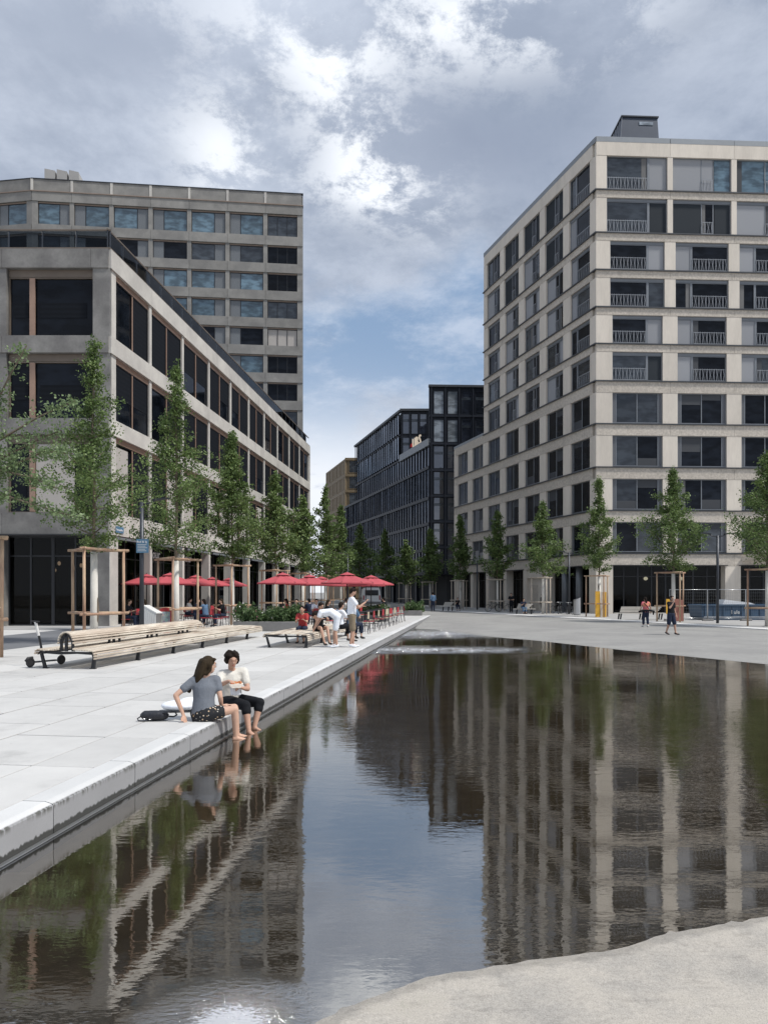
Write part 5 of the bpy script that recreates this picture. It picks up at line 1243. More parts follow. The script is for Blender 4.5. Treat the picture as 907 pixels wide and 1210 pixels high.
# bins, boards, signs, skip, fence
def slant_bin(label, x, y, z0, r_, h, mat, rz=0):
    b_ = thing('litter_bin', label, 'litter bin', (x, y, z0), rz, 'silver litter bins')
    m = MB(); n_ = 20; vs = []
    for zz in (.05, 1):
        for k in range(n_):
            a = 2 * math.pi * k / n_; vs.append((r_ * math.cos(a), r_ * math.sin(a), .05 if zz == .05 else h + .3 * r_ * math.cos(a) * 1.3))
    m.add(vs, [(k, (k + 1) % n_, n_ + (k + 1) % n_, n_ + k) for k in range(n_)] + [tuple(range(n_, 2 * n_)), tuple(range(n_))[::-1]])
    obj('barrel', m.mesh('barrel', mat, False), b_)
    obj('foot_ring', MB().tube([(0, 0, 0), (0, 0, .05)], r_ * .92, 16).mesh('foot_ring', 'black_metal'), b_)
    obj('flap', MB().add([(r_ * .75 * math.cos(a * .5236), r_ * .6 * math.sin(a * .5236), h + .012 + .39 * r_ * .75 * math.cos(a * .5236)) for a in range(12)], [tuple(range(12))]).mesh('flap', 'black_metal'), b_)
    return b_
slant_bin('cylindrical silver litter bin by the bicycles and the corner pier', 15.85, 61.2, RZ, .29, 1.35, 'steel')
wb = thing('litter_bin', 'boxy pale ribbed metal litter bin with slanted top at the foot of the sign pole', 'litter bin', (-9.72, 30.2, 0), R(-8), 'silver litter bins')
obj('body', MB().prism([(0, 0), (.5, 0), (.5, .84), (0, 1.14)], 0, .5, None, 'y').mesh('body', 'steel'), wb)
[obj('rib', bx(.035, .02, 1.0 - .05 * k, 'paint_white', 'rib'), wb, (.03 + .085 * k, -.021, .03)) for k in range(6)]; obj('lid', MB().prism([(-.02, 1.14), (.53, .84), (.53, .88), (-.02, 1.18)], -.02, .52, None, 'y').mesh('lid', 'paint_white'), wb)
sb = thing('sandwich_board', 'arched red framed sandwich board beside the wrapped trunk', 'sign board', (-9.15, 31.1, 0), R(6))
m = MB(); arc = [(-.27, 0), (.27, 0)] + [(.27 * math.cos(a), .92 + .16 * math.sin(a)) for a in [math.pi * i / 8 for i in range(9)]]
obj('frame', MB().prism(arc, 0, .03, None, 'y').mesh('frame', 'red_cloth'), sb, rot=(R(-10), 0, 0))
def poster():
    m = bpy.data.materials.new('poster'); m.use_nodes = True; nt = m.node_tree; nt.nodes.clear(); b = NB(nt)
    pos = b.n('ShaderNodeTexCoord').outputs['Object']; v = b.n('ShaderNodeTexVoronoi', ins={'Vector': pos, 'Scale': 9.})
    cc = b.mix(b.rng(b.noise(pos, 6, 2), .4, .6), b.mix(.75, v.outputs['Color'], (.3, .3, .3, 1)), (.22, .24, .25, 1))
    p = b.n('ShaderNodeBsdfPrincipled', ins={'Base Color': cc, 'Roughness': .5}); b.n('ShaderNodeOutputMaterial', ins={0: p}); MATS['poster'] = m
poster()
obj('poster', bx(.42, .006, .68, 'poster', 'poster'), sb, (-.21, -.035 + .04, .22), rot=(R(-10), 0, 0)); obj('back_leg', MB().tube([(-.2, .3, 0), (-.1, .08, .85)], .012, 5).tube([(.2, .3, 0), (.1, .08, .85)], .012, 5).mesh('back_leg', 'wood_pale'), sb)
bs = thing('notice_sign', 'square blue notice sign with white lines fixed to the lamp pole', 'sign', (-9.1, 28, 0), 0)
obj('plate', bx(.46, .02, .52, 'blue_sign', 'plate'), bs, (-.17, -.12, 3.18)); 
o = obj('lettering', text_mesh('Bad & Ig', .115, .003, 'white'), bs, (-.15, -.125, 3.56), rot=(R(90), 0, 0))
m = MB()
for k, ww in enumerate((.34, .30, .36, .28, .33)): m.box(-.12, -.12 + ww, -.124, -.120, 3.48 - .058 * k, 3.495 - .058 * k)
obj('text_lines', m.mesh('text_lines', 'paint_white'), bs)
# skip behind the fence
sk = thing('skip', 'long blue steel skip with ribbed sides and white sheeting on top', 'skip', (21.45, 50.2, RZ), R(2))
m = MB(); m.prism([(0, .22), (.22, .0), (5.9, 0), (6.1, .22), (6.1, 1.02), (-.1, 1.02)], 0, 1.9, None, 'y'); obj('tub', m.mesh('tub', 'blue_skip'), sk)
for k in range(10): obj('rib', bx(.07, .06, .72, 'blue_skip', 'rib'), sk, (.15 + k * .63, -.058, .24))
obj('rim', MB().box(-.12, 6.12, -.09, .0, .96, 1.06).box(-.12, 6.12, 1.9, 1.99, .96, 1.06).mesh('rim', 'blue_skip'), sk)
obj('lettering', text_mesh('Eule', .36, .004, 'paint_white'), sk, (1.95, -.025, .42), rot=(R(90), 0, 0))
obj('rail', MB().box(.1, 6, -.05, .0, .18, .24).mesh('rail', 'steel'), sk)
sh = thing('white_sheet', 'crumpled white sheet lying on the blue skip', 'sheet', (23.0, 50.6, .87), R(2))
obj('sheet', MB().prism([(0, 0), (2.3, 0), (1.9, .13), (.9, .24), (.15, .34)], 0, .9, None, 'y').mesh('sheet', 'white'), sh)
FP = thing('fence_panel', 'mesh fence panel right beside the tree guard with rust boards', 'fence', (18.75, 48.9, RZ), R(-2), 'mesh fence panels round the skip')
PW = 2.42; m = MB(); m.tube([(0, 0, .12), (0, 0, 2.05), (PW, 0, 2.05), (PW, 0, .12)], .022, 6).tube([(0, 0, .18), (PW, 0, .18)], .018, 6)
obj('tube_frame', m.mesh('tube_frame', 'steel', True), FP); m = MB()
for k in range(1, 20): m.box(PW * k / 20 - .002, PW * k / 20 + .002, -.002, .002, .18, 2.04)
for k in range(1, 9): m.box(0, PW, -.004, .000, .18 + .207 * k - .003, .18 + .207 * k + .003)
obj('wire_mesh', m.mesh('wire_mesh', 'r_frame'), FP, kind='stuff'); obj('foot_block', MB().box(-.35, .35, -.12, .12, 0, .13, None, .02).mesh('foot_block', 'grey_box'), FP, (0, 0, 0))
index_children()
for k in range(1, 5): copy_of(FP, (18.75 + 2.46 * k, 48.9 - .09 * k, RZ), R(-2), ['mesh fence panel behind the twin armed lamp', 'mesh fence panel in front of the skip lettering', 'mesh fence panel before the far half of the skip', 'mesh fence panel at the photo edge'][k - 1])
# delivery van at the end of the street
vn = thing('van', 'white van parked beyond the terrace with a dark rear window', 'van', (-2.4, 84, 0), R(4))
m = MB().prism([(0, .35), (0, 1.2), (.12, 2.1), (.3, 2.25), (1.75, 2.25), (1.93, 2.1), (2.05, 1.2), (2.05, .35)], 0, 4.6, None, 'y'); obj('body', m.mesh('body', 'paint_white'), vn)
obj('rear_window', bx(1.5, .03, .6, 'glass_dark', 'glass'), vn, (.27, -.02, 1.35)); obj('bumper', bx(2.0, .12, .25, 'grey_box', 'bumper'), vn, (.02, -.1, .4)); obj('number_plate', bx(.5, .02, .12, 'paint_white', 'plate'), vn, (.78, -.13, .72))
for xx in (.06, 1.85): obj('tail_light', bx(.13, .04, .5, 'red_cloth', 'light'), vn, (xx, -.03, .85))
for xx in (.05, 1.78):
    for yy in (.8, 3.7): obj('wheel', MB().tube([(0, 0, 0), (.22, 0, 0)], .33, 16).mesh('wheel', 'rubber'), vn, (xx, yy, .33))
# kick scooter
ks_ = thing('kick_scooter', 'black kick scooter with a white stem lying against the near end of the long bench', 'scooter', (-7.92, 16.95, 0), R(62))
obj('deck', MB().box(-.05, .55, -.06, .06, .10, .13).mesh('deck', 'dark_metal'), ks_)
for xx in (-.14, .68): obj('wheel', MB().ring((0, 0, 0), .085, .03, 16, 6, None, 'y').tube([(0, -.02, 0), (0, .02, 0)], .06, 10).mesh('wheel', 'rubber'), ks_, (xx, 0, .115))
obj('fender', MB().tube([(-.26, 0, .15), (-.2, 0, .21), (-.08, 0, .22)], [.03, .035, .03], 8).mesh('fender', 'rubber', True), ks_)
obj('stem', MB().tube([(.30, .12, .12), (.22, .14, .55), (.19, .15, .70)], .026, 8, 'black_metal').tube([(.19, .15, .70), (.12, .17, 1.02)], .03, 8, 'paint_white').tube([(.12, .1, 1.0), (.12, .24, 1.02)], .016, 6, 'black_metal').mesh('stem'), ks_)
obj('handlebar', MB().tube([(.10, .0, 1.03), (.13, .34, 1.04)], .015, 6).mesh('handlebar', 'rubber'), ks_)

# ================================================================== PEOPLE
def etube(m, P, rx, ry, side, n=14):
    P = [Vector(p) for p in P]; vs = []; fs = []
    for i, p in enumerate(P):
        t = (P[min(i + 1, len(P) - 1)] - P[max(i - 1, 0)]).normalized(); s_ = (side - t * side.dot(t)).normalized(); f = t.cross(s_)
        for k in range(n): a = 2 * math.pi * k / n; vs.append(p + s_ * rx[i] * math.cos(a) + f * ry[i] * math.sin(a))
    for i in range(len(P) - 1):
        for k in range(n): fs.append((i * n + k, i * n + (k + 1) % n, (i + 1) * n + (k + 1) % n, (i + 1) * n + k))
    fs.append(tuple(range(n))[::-1]); fs.append(tuple((len(P) - 1) * n + k for k in range(n))); m.add(vs, fs)
def limb(m, pts, rad, n=10):
    m.tube(pts, rad, n)
    for p, r in zip(pts, rad): m.ball(p, r * 1.0, 10)
def fuse(o, vox, it=4):
    r_ = o.modifiers.new('fuse', 'REMESH'); r_.mode = 'VOXEL'; r_.voxel_size = vox; r_.use_smooth_shade = True
    s_ = o.modifiers.new('soften', 'SMOOTH'); s_.iterations = it; s_.factor = .5
    return o
def basis(face, up=Vector((0, 0, 1))):
    f = face.normalized(); s_ = f.cross(up).normalized(); u = s_.cross(f); return Matrix((s_, f, u)).transposed()   # columns: right, forward, up
def person(label, loc, rz, J, tee, sleeve, bottom, blen, shoes, skin='skin', hair='hair_dark', style='short', vox=.016, face=None, group=None, female=False, near=False, grip=(.5, .5), fat=1.0):
    J = {k: Vector(v) for k, v in J.items()}
    p = thing('person', label, 'person', loc, rz, group)
    P = (J['hipL'] + J['hipR']) / 2; C = (J['shL'] + J['shR']) / 2; sh = (J['shR'] - J['shL']).normalized(); hp = (J['hipR'] - J['hipL']).normalized()
    axis = (C - P).normalized(); mid = P.lerp(C, .45) + J.get('bend', Vector((0, 0, 0)))
    k = fat * (.94 if female else 1.0); side = (sh + hp).normalized()
    head = J['head']; fd = (face and Vector(face) or side.cross(Vector((0, 0, 1))) * -1).normalized(); HB = basis(fd)
    hw = lambda a, b_, c_: head + HB @ Vector((a, b_, c_))
    m = MB()
    TP = [P - axis * .07, P, mid, P.lerp(C, .78), C + axis * .01]; RX = [.135 * k, .158 * k, .128 * k, .155 * k, .125 * k]; RY = [.10 * k, .112 * k, .095 * k, .108 * k, .07 * k]
    etube(m, TP, RX, RY, side)
    limb(m, [J['shL'].lerp(C, .12), C, J['shR'].lerp(C, .12)], [.058 * k, .065, .058 * k])
    limb(m, [C, hw(0, -.02, -.10)], [.056, .048])
    m.ball(head, 1, 16, None, (.074, .092, .108), HB); m.ball(hw(0, .035, -.062), 1, 12, None, (.05, .05, .052), HB)
    m.ball(hw(0, .098, -.018), .014, 8, None, (.9, 1.2, 1.4), HB); m.ball(hw(0, .082, .028), 1, 8, None, (.045, .016, .016), HB)
    for sx_ in (-1, 1): m.ball(hw(sx_ * .074, 0, -.01), 1, 8, None, (.012, .02, .03), HB)
    for S in 'LR':
        s_, e, w_ = J['sh' + S], J['el' + S], J['wr' + S]
        limb(m, [s_, s_.lerp(e, .5), e], [.05 * k, .044 * k, .037 * k]); limb(m, [e, e.lerp(w_, .35), w_], [.037 * k, .036 * k, .025 * k])
        d_ = (J['ha' + S] - w_).normalized() if 'ha' + S in J else (w_ - e).normalized()
        sd = d_.cross(Vector((0, 0, 1))); sd = sd.normalized() if sd.length > .1 else side; up_ = sd.cross(d_)
        etube(m, [w_, w_ + d_ * .045, w_ + d_ * .085], [.024, .038, .036], [.018, .017, .013], sd, 10)
        g = grip[0 if S == 'L' else 1]
        for i, ln in enumerate((.068, .078, .072, .055)):
            b_ = w_ + d_ * .083 + sd * (.027 - .018 * i); a1 = b_ + (d_ * math.cos(g * .7) - up_ * math.sin(g * .7)) * ln * .5; a2 = a1 + (d_ * math.cos(g * 1.9) - up_ * math.sin(g * 1.9)) * ln * .5
            m.tube([b_, a1, a2], [.0095, .0088, .007], 6); m.ball(a2, .007, 6)
        tb = w_ + d_ * .03 + sd * .03; m.tube([tb, tb + sd * .022 + d_ * .03 - up_ * .01, tb + sd * .024 + d_ * .062 - up_ * .03 * g], [.012, .0105, .008], 6)
        h, kn, an, to = J['hip' + S], J['knee' + S], J['ank' + S], J['toe' + S]
        limb(m, [h, h.lerp(kn, .5), kn], [.088 * k, .074 * k, .054 * k]); limb(m, [kn, kn.lerp(an, .32), an], [.053 * k, .054 * k, .034 * k])
        fdv = (to - an); fs_ = fdv.cross((kn - an)).normalized(); hl = an - (to - an).normalized() * .045
        lo = Vector((0, 0, -.035)) if abs(fdv.normalized().z) < .6 else Vector((0, 0, 0))
        etube(m, [hl + lo * .9, an + lo * .6, an.lerp(to, .55) + lo * .3, to], [.026, .034, .044, .03], [.03, .038, .026, .013], fs_, 10)
    fuse(obj('body', m.mesh('body', skin), p), vox if near else max(vox, .014), 3)
    # clothes
    c = MB(); g_ = .020 if not near else .013
    etube(c, [P - axis * (.06 if bottom else .05) * (1 if not near else .4), P, mid, P.lerp(C, .78), C + axis * .015], [.165 * k + g_, .16 * k + g_, (.14 if female else .150) * k + g_, .158 * k + g_, .12 * k + g_], [.115 * k + g_, .115 * k + g_, .108 * k + g_, .112 * k + g_, .072 * k + g_], side)
    limb(c, [J['shL'].lerp(C, .1), C, J['shR'].lerp(C, .1)], [.06 * k + g_, .06 * k + g_ * .6, .06 * k + g_])
    for S in 'LR':
        s_, e, w_ = J['sh' + S], J['el' + S], J['wr' + S]
        if sleeve <= 1: limb(c, [s_, s_.lerp(e, sleeve)], [.053 * k + g_, .050 * k + g_])
        else: limb(c, [s_, e, e.lerp(w_, sleeve - 1)], [.058 * k + g_, .045 * k + g_, .034 * k + g_])
    fuse(obj('shirt', c.mesh('shirt', tee), p), max(vox, .016), 3)
    b = MB(); etube(b, [P - axis * .10, P, P + axis * .10], [.15 * k + g_, .163 * k + g_, .14 * k + g_], [.10 * k + g_, .122 * k + g_, .10 * k + g_], (hp + side).normalized())
    for S in 'LR':
        h, kn, an = J['hip' + S], J['knee' + S], J['ank' + S]
        if blen <= 1: e_ = h.lerp(kn, blen); limb(b, [h, e_], [.092 * k + g_, (.075 + .012 * (1 - blen)) * k + g_])
        else: limb(b, [h, h.lerp(kn, .5), kn, kn.lerp(an, blen - 1)], [.092 * k + g_, .08 * k + g_, .062 * k + g_, (.056 if blen > 1.6 else .062) * k + g_ * .8])
    fuse(obj('trousers' if blen > .8 else 'shorts', b.mesh('trousers', bottom), p), max(vox, .016), 3)
    if shoes:
        for S in 'LR':
            kn, an, to = J['knee' + S], J['ank' + S], J['toe' + S]; fdv = (to - an); fs_ = fdv.cross((kn - an)).normalized(); s2 = MB(); hl = an - fdv.normalized() * .055; lo = Vector((0, 0, -.035))
            etube(s2, [hl + lo, an + lo * .9, an.lerp(to, .6) + lo * .7, to + fdv.normalized() * .03], [.036, .044, .052, .036], [.045, .048, .036, .022], fs_, 12); fuse(obj('shoe', s2.mesh('shoe', shoes), p), .014, 3)
    hm = MB(); rr = random.Random(4)
    if style in ('short', 'long', 'bun', 'curly'):
        m2 = hm
        m2.ball(hw(0, -.018, .022), 1, 16, None, (.083, .098, .108), HB); 
        for a in (-.05, .05): m2.ball(hw(a, .045, .082), 1, 8, None, (.04, .035, .022), HB)
        m2.ball(hw(0, -.062, -.03), 1, 10, None, (.068, .045, .07), HB)
    if style == 'long' or style == 'bun':
        if near:
            for (a, b_, c_, r1, r2) in J_long: limb(hm, [hw(*a), hw(*b_), hw(*c_)], [r1, (r1 + r2) / 2, r2])
        else: limb(hm, [hw(0, -.07, -.02), hw(0, -.095, -.12), hw(0, -.10, -.24)], [.065, .06, .035])
    if style == 'curly':
        for i in range(90):
            th = rr.uniform(0, 6.28); z_ = rr.uniform(-.75, 1); q_ = math.sqrt(max(0, 1 - z_ * z_)); v_ = Vector((q_ * math.cos(th) * .098, q_ * math.sin(th) * .108 - .02, z_ * .108 + .02))
            if v_.y > .03 and v_.z < .085: continue
            hm.ball(hw(*v_), rr.uniform(.018, .03), 6)
    ho = obj('hair', hm.mesh('hair', hair), p); fuse(ho, .010 if near else .016, 2)
    if near or vox < .02:
        for sx_ in (-1, 1):
            obj('eye', MB().ball((0, 0, 0), .0065, 8).mesh('eye', 'eye', True), p, hw(sx_ * .030, .079, .010)); 
            obj('eyebrow', MB().tube([hw(sx_ * .016, .090, .03), hw(sx_ * .032, .087, .036), hw(sx_ * .05, .074, .03)], .0028, 5).mesh('eyebrow', hair), p)
        obj('mouth', MB().tube([hw(-.02, .083, -.057), hw(0, .089, -.055), hw(.02, .083, -.057)], [.003, .006, .003], 6).mesh('mouth', 'lip'), p)
    return p, hw
J_long = []
def stand(H, leg=0., armL=None, armR=None, lean=0.):
    s_ = H / 1.75
    J = dict(hipL=(-.09, 0, .93), hipR=(.09, 0, .93), kneeL=(-.10, .03 + leg * .5, .50), kneeR=(.10, .03 - leg * .35, .50), ankL=(-.10, leg * 1.0, .09), ankR=(.10, -leg, .09 + abs(leg) * .12), toeL=(-.12, .17 + leg, .035), toeR=(.12, .16 - leg, .03),
             shL=(-.18, lean, 1.42), shR=(.18, lean, 1.42), elL=(-.24, lean - .02, 1.13), elR=(.24, lean - .02, 1.13), wrL=(-.25, lean + .08, .89), wrR=(.25, lean + .08, .89), head=(0, lean + .04, 1.64))
    J.update(armL or {}); J.update(armR or {})
    return {k: tuple(x * s_ for x in v) for k, v in J.items()}
def sit(hz=.52, lean=.0, arms=0., kn=.42, foot=.03):
    return dict(hipL=(-.09, 0, hz), hipR=(.09, 0, hz), kneeL=(-.12, kn, hz + .0), kneeR=(.12, kn, hz + .0), ankL=(-.12, kn + foot, .09), ankR=(.12, kn + foot, .09), toeL=(-.14, kn + foot + .17, .035), toeR=(.14, kn + foot + .17, .03),
                shL=(-.18, lean, hz + .49), shR=(.18, lean, hz + .49), elL=(-.22, lean + .1 + arms * .1, hz + .24), elR=(.22, lean + .1 + arms * .1, hz + .24), wrL=(-.13, lean + .32, hz + .22 + arms * .12), wrR=(.13, lean + .32, hz + .22 + arms * .12), head=(0, lean + .05 + .02, hz + .71))
# --- the two women on the kerb
J_long[:] = [((-.045, -.07, .03), (-.05, -.11, -.10), (-.06, -.13, -.24), .062, .05), ((.03, -.075, .03), (.02, -.115, -.10), (-.01, -.135, -.22), .06, .045), ((-.075, -.03, .0), (-.10, -.10, -.13), (-.16, -.16, -.30), .038, .04), ((-.13, -.13, -.2), (-.18, -.16, -.3), (-.21, -.15, -.37), .045, .03), ((.07, -.01, .02), (.078, -.01, -.06), (.06, -.05, -.12), .028, .022)]
E = Vector((-2.38, 9.9, 0)); rel = lambda d_: {k: (v[0] - E.x, v[1] - E.y, v[2]) for k, v in d_.items()}
J1 = rel(dict(hipL=(-2.475, 9.88, .095), hipR=(-2.30, 9.82, .095), kneeL=(-2.03, 10.12, .135), kneeR=(-1.985, 9.93, .14), ankL=(-2.00, 10.16, -.235), ankR=(-1.985, 9.97, -.235), toeL=(-1.87, 10.24, -.285), toeR=(-1.85, 10.03, -.285),
              shL=(-2.54, 9.90, .515), shR=(-2.24, 9.96, .530), elL=(-2.735, 9.78, .345), elR=(-2.175, 9.90, .31), wrL=(-2.63, 9.76, .10), wrR=(-2.175, 9.97, .175), haL=(-2.60, 9.74, .02), haR=(-2.11, 10.02, .19), head=(-2.345, 9.97, .725)))
p_, hw1 = person('woman in grey tee and floral shorts with long brown hair, feet in the water', E, 0, J1, 'tee_grey', .52, 'floral', .42, None, 'skin', 'hair_brown', 'long', .0095, (.80, .62, -.10), female=True, near=True, grip=(.1, .5))
# glasses on the first woman
gm_ = MB()
for sx_ in (-1, 1): gm_.ring((sx_ * .032, .096, .008), .022, .0025, 14, 4, None, 'y'); gm_.tube([(sx_ * .054, .094, .012), (sx_ * .078, .0, .012)], .002, 4)
gm_.tube([(-.012, .097, .012), (.012, .097, .012)], .002, 4)
gl_ = obj('glasses', gm_.mesh('glasses', 'steel'), p_); gl_.matrix_local = Matrix.Translation(J1['head']) @ basis(Vector((.80, .62, -.10))).to_4x4()
E = Vector((-2.22, 10.95, 0))
J2 = rel(dict(hipL=(-2.20, 11.06, .10), hipR=(-2.30, 10.89, .10), kneeL=(-1.80, 10.80, .10), kneeR=(-1.955, 10.53, .10), ankL=(-1.86, 10.70, -.235), ankR=(-1.89, 10.42, -.235), toeL=(-1.75, 10.66, -.285), toeR=(-1.80, 10.34, -.285),
              shL=(-2.07, 11.02, .53), shR=(-2.38, 10.86, .50), elL=(-1.985, 10.86, .29), elR=(-2.37, 10.66, .36), wrL=(-2.02, 10.64, .33), wrR=(-2.20, 10.56, .44), haL=(-2.06, 10.58, .35), haR=(-2.12, 10.54, .43), head=(-2.215, 10.87, .715)))
p_, hw2 = person('woman in loose cream top with short dark curly hair, eating on the kerb', E, 0, J2, 'tee_cream', .62, 'black_cloth', 1.25, None, 'skin2', 'hair_dark', 'curly', .0095, (.42, -.85, -.28), female=True, near=True, grip=(.9, .9), fat=1.06)
fb = thing('food_tray', 'small paper tray of food held by the curly haired woman', 'food tray', (-2.10, 10.56, .35), .3)
obj('tray', MB().prism([(-.06, 0), (.06, 0), (.10, .055), (-.10, .055)], -.07, .07, None, 'y').mesh('tray', 'paper'), fb); fm = MB(); rr = random.Random(2)
for i in range(14): fm.ball((rr.uniform(-.07, .07), rr.uniform(-.05, .05), .055 + rr.uniform(0, .02)), rr.uniform(.012, .022), 6)
obj('food', fm.mesh('food', 'food'), fb)
np_ = thing('napkin', 'pale crumpled napkin hanging under the food tray', 'napkin', (-2.12, 10.60, .26), .3); m = MB(); rr = random.Random(8)
m.add([(x * .05 + rr.gauss(0, .008), rr.gauss(0, .012), -z_ * .035 + rr.gauss(0, .006)) for z_ in range(4) for x in range(4)], [(z_ * 4 + x, z_ * 4 + x + 1, z_ * 4 + x + 5, z_ * 4 + x + 4) for z_ in range(3) for x in range(3)]); o = obj('paper', m.mesh('paper', 'tee_white', True), np_, (-.07, 0, .08)); o.modifiers.new('t', 'SOLIDIFY').thickness = .003
# bag and cushion beside them
bg_ = thing('black_bag', 'small black bag with straps lying on the slabs near the seated women', 'bag', (-3.02, 9.85, 0), .05)
m = MB(); etube(m, [(-.20, 0, .07), (-.15, 0, .075), (0, 0, .07), (.12, 0, .07), (.17, 0, .06)], [.02, .075, .085, .075, .03], [.02, .06, .068, .06, .03], Vector((0, 1, 0)), 14); fuse(obj('body', m.mesh('body', 'bag_black'), bg_), .012, 2)
obj('strap', MB().tube([(.1, -.05, .1), (.19, -.08, .13), (.26, -.02, .12), (.27, .04, .07), (.22, .08, .04), (.12, .06, .05)], .011, 6).tube([(-.19, -.03, .06), (-.22, -.05, .04), (-.2, -.08, .015), (-.12, -.08, .012)], .009, 6).mesh('strap', 'bag_black', True), bg_)
obj('buckle', MB().ring((-.12, -.066, .05), .016, .004, 10, 4, 'steel', 'y').ring((-.05, -.07, .04), .012, .004, 10, 4, 'steel', 'y').mesh('buckle'), bg_)
cu_ = thing('white_cushion', 'white folded cushion bag lying behind the woman in the grey tee', 'cushion', (-2.93, 10.7, 0), .1)
m = MB(); m.ball((0, 0, .075), 1, 16, None, (.27, .2, .075)); m.ball((.15, .02, .13), 1, 12, None, (.16, .14, .06)); fuse(obj('cushion', m.mesh('cushion', 'tee_white'), cu_), .014, 3)
obj('underside', MB().tube([(-.26, -.1, .015), (-.1, -.19, .012), (.2, -.18, .012)], .013, 6).mesh('underside', 'bag_black'), cu_)
# --- the group by the second bench
a_ = dict(elL=(-.24, .10, 1.14), wrL=(-.20, .33, 1.20), haL=(-.2, .43, 1.22)); b_ = dict(elR=(.22, .18, 1.18), wrR=(.12, .40, 1.34), haR=(.1, .46, 1.42))
JJ = stand(1.83, .05, a_, b_)
person('man in white tee and khaki shorts standing by the lounger looking at his hands', (-1.0, 23.1, 0), R(-80), JJ, 'tee_white', .55, 'khaki', .88, 'shoe_pale' if 'shoe_pale' in MATS else 'tee_white', 'skin2', 'hair_dark', 'short', .014, (0, .95, -.35), near=False, fat=1.08)
JB = dict(hipL=(-.09, 0, .93), hipR=(.09, 0, .93), kneeL=(-.13, .06, .50), kneeR=(.10, .12, .50), ankL=(-.16, 0, .09), ankR=(.10, .14, .09), toeL=(-.18, .17, .035), toeR=(.1, .31, .035), shL=(-.18, .50, 1.10), shR=(.18, .50, 1.08), elL=(-.2, .60, .85), elR=(.2, .62, .82), wrL=(-.12, .72, .62), wrR=(.12, .74, .60), head=(0, .72, .98), bend=(0, 0, .09))
person('man in white tee and white shorts bending over the lounger', (-1.42, 23.0, 0), R(82), JB, 'tee_white', .5, 'shorts_white', .78, 'tee_white', 'skin2', 'hair_dark', 'short', .014, (0, .6, -.8))
JS = sit(.54, .0, 1); JS.update(wrL=(-.22, .38, .8), elL=(-.25, .2, .82))
person('person in white top and black trousers seated on the lounger with back turned', (-1.52, 25.6, 0), R(-50), JS, 'tee_white', .6, 'black_cloth', 1.5, 'rubber', 'skin2', 'hair_dark', 'short', .016)
JS = sit(.54, .12, .6, .40, .22); JS.update(ankL=(-.05, .66, .10), toeL=(-.02, .84, .05))
p_, h6 = person('person in black top and dark cap seated on the lounger edge with bare legs out', (-2.18, 24.6, 0), R(-145), JS, 'black_cloth', .5, 'black_cloth', .5, 'rubber', 'skin2', 'hair_dark', 'short', .016, (-.3, .9, -.3))
JS = sit(.54, .1, .8); person('child in red top with dark hair seated at the left of the lounger', (-2.75, 25.3, 0), R(175), {k: tuple(x * .86 for x in v[:2]) + (v[2] * .9,) for k, v in JS.items()}, 'red_cloth', .6, 'navy_cloth', 1.4, 'rubber', 'skin', 'hair_dark', 'short', .016, fat=.85)
JS = sit(.54, -.02, .8); person('person in blue top seated beyond the white topped one', (-1.15, 26.9, 0), R(-30), JS, 'blue_cloth', .6, 'navy_cloth', 1.6, 'rubber', 'skin', 'hair_dark', 'short', .02)
# --- walkers on the right
JW = stand(1.62, .10, dict(elL=(-.30, -.02, 1.15), wrL=(-.33, .05, .93)), dict(elR=(.30, -.02, 1.15), wrR=(.33, .05, .93)))
pw_, _h = person('woman in orange and pink top walking away with a black jacket round her waist', (14.4, 41.0, -.2), R(6), JW, 'orange_cloth', .35, 'navy_cloth', 1.72, 'paint_white', 'skin2', 'hair_dark', 'bun', .018, female=True)
obj('waist_jacket', MB().tube([(-.42, -.02, .84), (-.2, -.16, .90), (0, -.17, .91), (.2, -.16, .90), (.46, -.02, .86), (.44, .02, .66)], [.05, .06, .05, .06, .06, .03], 10).mesh('waist_jacket', 'black_cloth', True), pw_)
obj('strap', MB().tube([(-.16, -.03, 1.34), (-.05, -.15, 1.2), (.12, -.16, .98)], .02, 6).mesh('strap', 'black_cloth'), pw_)
JW = stand(1.74, .17, dict(elL=(-.27, -.03, 1.12), wrL=(-.26, .08, .88)), dict(elR=(.24, .14, 1.20), wrR=(.10, .20, 1.42), haR=(.06, .2, 1.52)))
pm_, hm_ = person('man in black tee and dark shorts striding with a phone at his face', (12.9, 33.5, -.2), R(-150), JW, 'black_cloth', .55, 'navy_cloth', .95, 'rubber', 'skin2', 'hair_dark', 'short', .016, (.1, .95, .05))
ph_ = thing('phone', 'dark phone held to the ear of the man in black', 'phone', (12.78, 33.3, 1.33), .3); obj('case', bx(.07, .012, .15, 'rubber', 'case'), ph_)
person('man in blue shirt standing at the far end of the plaza with a dark rucksack', (4.6, 70, -.08), R(10), stand(1.78, .06), 'blue_cloth', 1.5, 'navy_cloth', 1.9, 'rubber', 'skin', 'hair_dark', 'short', .022)
person('person in black shirt standing among the bicycles at the stone door wall', (11.7, 68.5, RZ), R(150), stand(1.8, .04, dict(elL=(-.25, .1, 1.15), wrL=(-.1, .3, 1.15)), dict(elR=(.25, .1, 1.15), wrR=(.1, .3, 1.15))), 'black_cloth', .6, 'black_cloth', 1.9, 'rubber', 'skin', 'hair_dark', 'short', .022)
person('person in dark clothes walking behind the tree guard before the door wall', (14.2, 66.8, RZ), R(120), stand(1.7, .14), 'black_cloth', 1.8, 'black_cloth', 1.9, 'paint_white', 'skin', 'hair_dark', 'short', .022)
person('person sitting on the pale bench by the bicycles', (12.0, 64.35, RZ), R(-170), sit(.52, .1, 1), 'navy_cloth', .6, 'blue_cloth', 1.6, 'rubber', 'skin', 'hair_dark', 'short', .022)
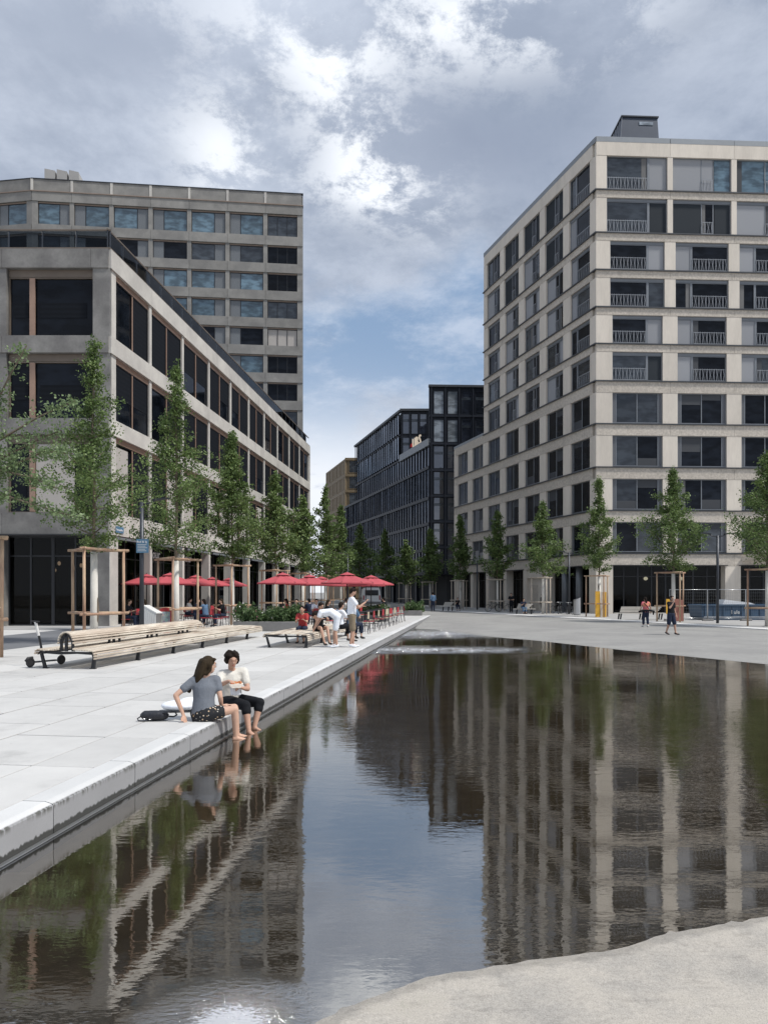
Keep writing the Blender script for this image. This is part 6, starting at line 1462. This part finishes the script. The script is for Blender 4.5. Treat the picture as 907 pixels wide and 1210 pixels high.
person('person in dark clothes sitting on the furthest pale bench', (7.4, 75.4, RZ), R(-170), sit(.52, .1, 1), 'black_cloth', .6, 'navy_cloth', 1.6, 'rubber', 'skin', 'hair_dark', 'short', .022)
# --- terrace guests
gs = [(-11.9, 34.5, -95, 'black_cloth', 'guest in black seated left of the sign pole'), (-11.05, 34.7, 80, 'black_cloth', 'guest in dark top facing left beside the silver bin'), (-9.75, 38.5, -80, 'navy_cloth', 'dark haired guest seated behind the wrapped trunk'),
      (-8.75, 36.6, 70, 'blue_cloth', 'guest in pale blue shirt seated between two tree guards'), (-8.1, 37.6, 120, 'black_cloth', 'guest in black beside the one in the pale blue shirt'), (-10.9, 41.4, -90, 'tee_cream', 'guest in a cream top under the second parasol'),
      (-4.2, 36.2, 170, 'black_cloth', 'guest in black seated behind the flower planter'), (-3.4, 37.4, -170, 'tee_white', 'guest in white seated behind the bending man'), (-4.9, 38.2, 90, 'red_cloth', 'guest in red seated under the large parasol'),
      (-3.9, 39.4, 30, 'navy_cloth', 'guest with back turned deep under the parasols'), (-2.6, 33.2, -80, 'black_cloth', 'guest seated at the inner side of the first tables'), (-1.5, 39.8, 60, 'tee_grey', 'guest in grey seated among the row of chairs'), (.1, 46.5, 70, 'black_cloth', 'dark haired guest seated at the far end of the chair row'), (-2.2, 41.2, -80, 'tee_cream', 'guest in a light top at the middle tables')]
for (x, y, a, mt, lb) in gs:
    person(lb, (x, y, 0), R(a), sit(.55, .06, random.uniform(.3, 1.2)), mt, .6, 'navy_cloth', 1.8, 'rubber', random.choice(['skin', 'skin2']), random.choice(['hair_dark', 'hair_brown']), random.choice(['short', 'bun']), .024, group='guests on the terraces')
    if (x, y) in [(-4.2, 36.2), (-3.4, 37.4), (-4.9, 38.2), (-3.9, 39.4), (-8.75, 36.6), (-8.1, 37.6)]: copy_of(CR, (x, y, 0), R(a + 0), 'red metal chair under the ' + lb)
copy_of(TB_, (-4.2, 37.3, 0), 0, 'small dark table under the large parasol behind the planter')
# warm hanging lamps inside the corner restaurant
for k, (x, y, zz) in enumerate([(-2.5, 2.6, 3.15), (-3.1, 3.2, 3.0), (-3.6, 2.4, 3.25), (-4.1, 3.0, 2.9), (-1.9, 3.4, 3.05)]):
    hung('pendant_lamp', MB().ball((0, 0, 0), .09, 8, 'lamp_dim', (1, 1, 1.3)).tube([(0, 0, .1), (0, 0, 1.2)], .008, 4, 'black_metal').mesh('pendant_lamp'), GF, x, y, zz, ['small warm lamp in the middle of the corner restaurant window', 'small warm lamp left of the middle one in the corner restaurant', 'highest small warm lamp in the corner restaurant window', 'lowest and leftmost small warm lamp in the corner restaurant', 'rightmost small warm lamp in the corner restaurant window'][k], 'lamp', 'small lamps in the corner restaurant')
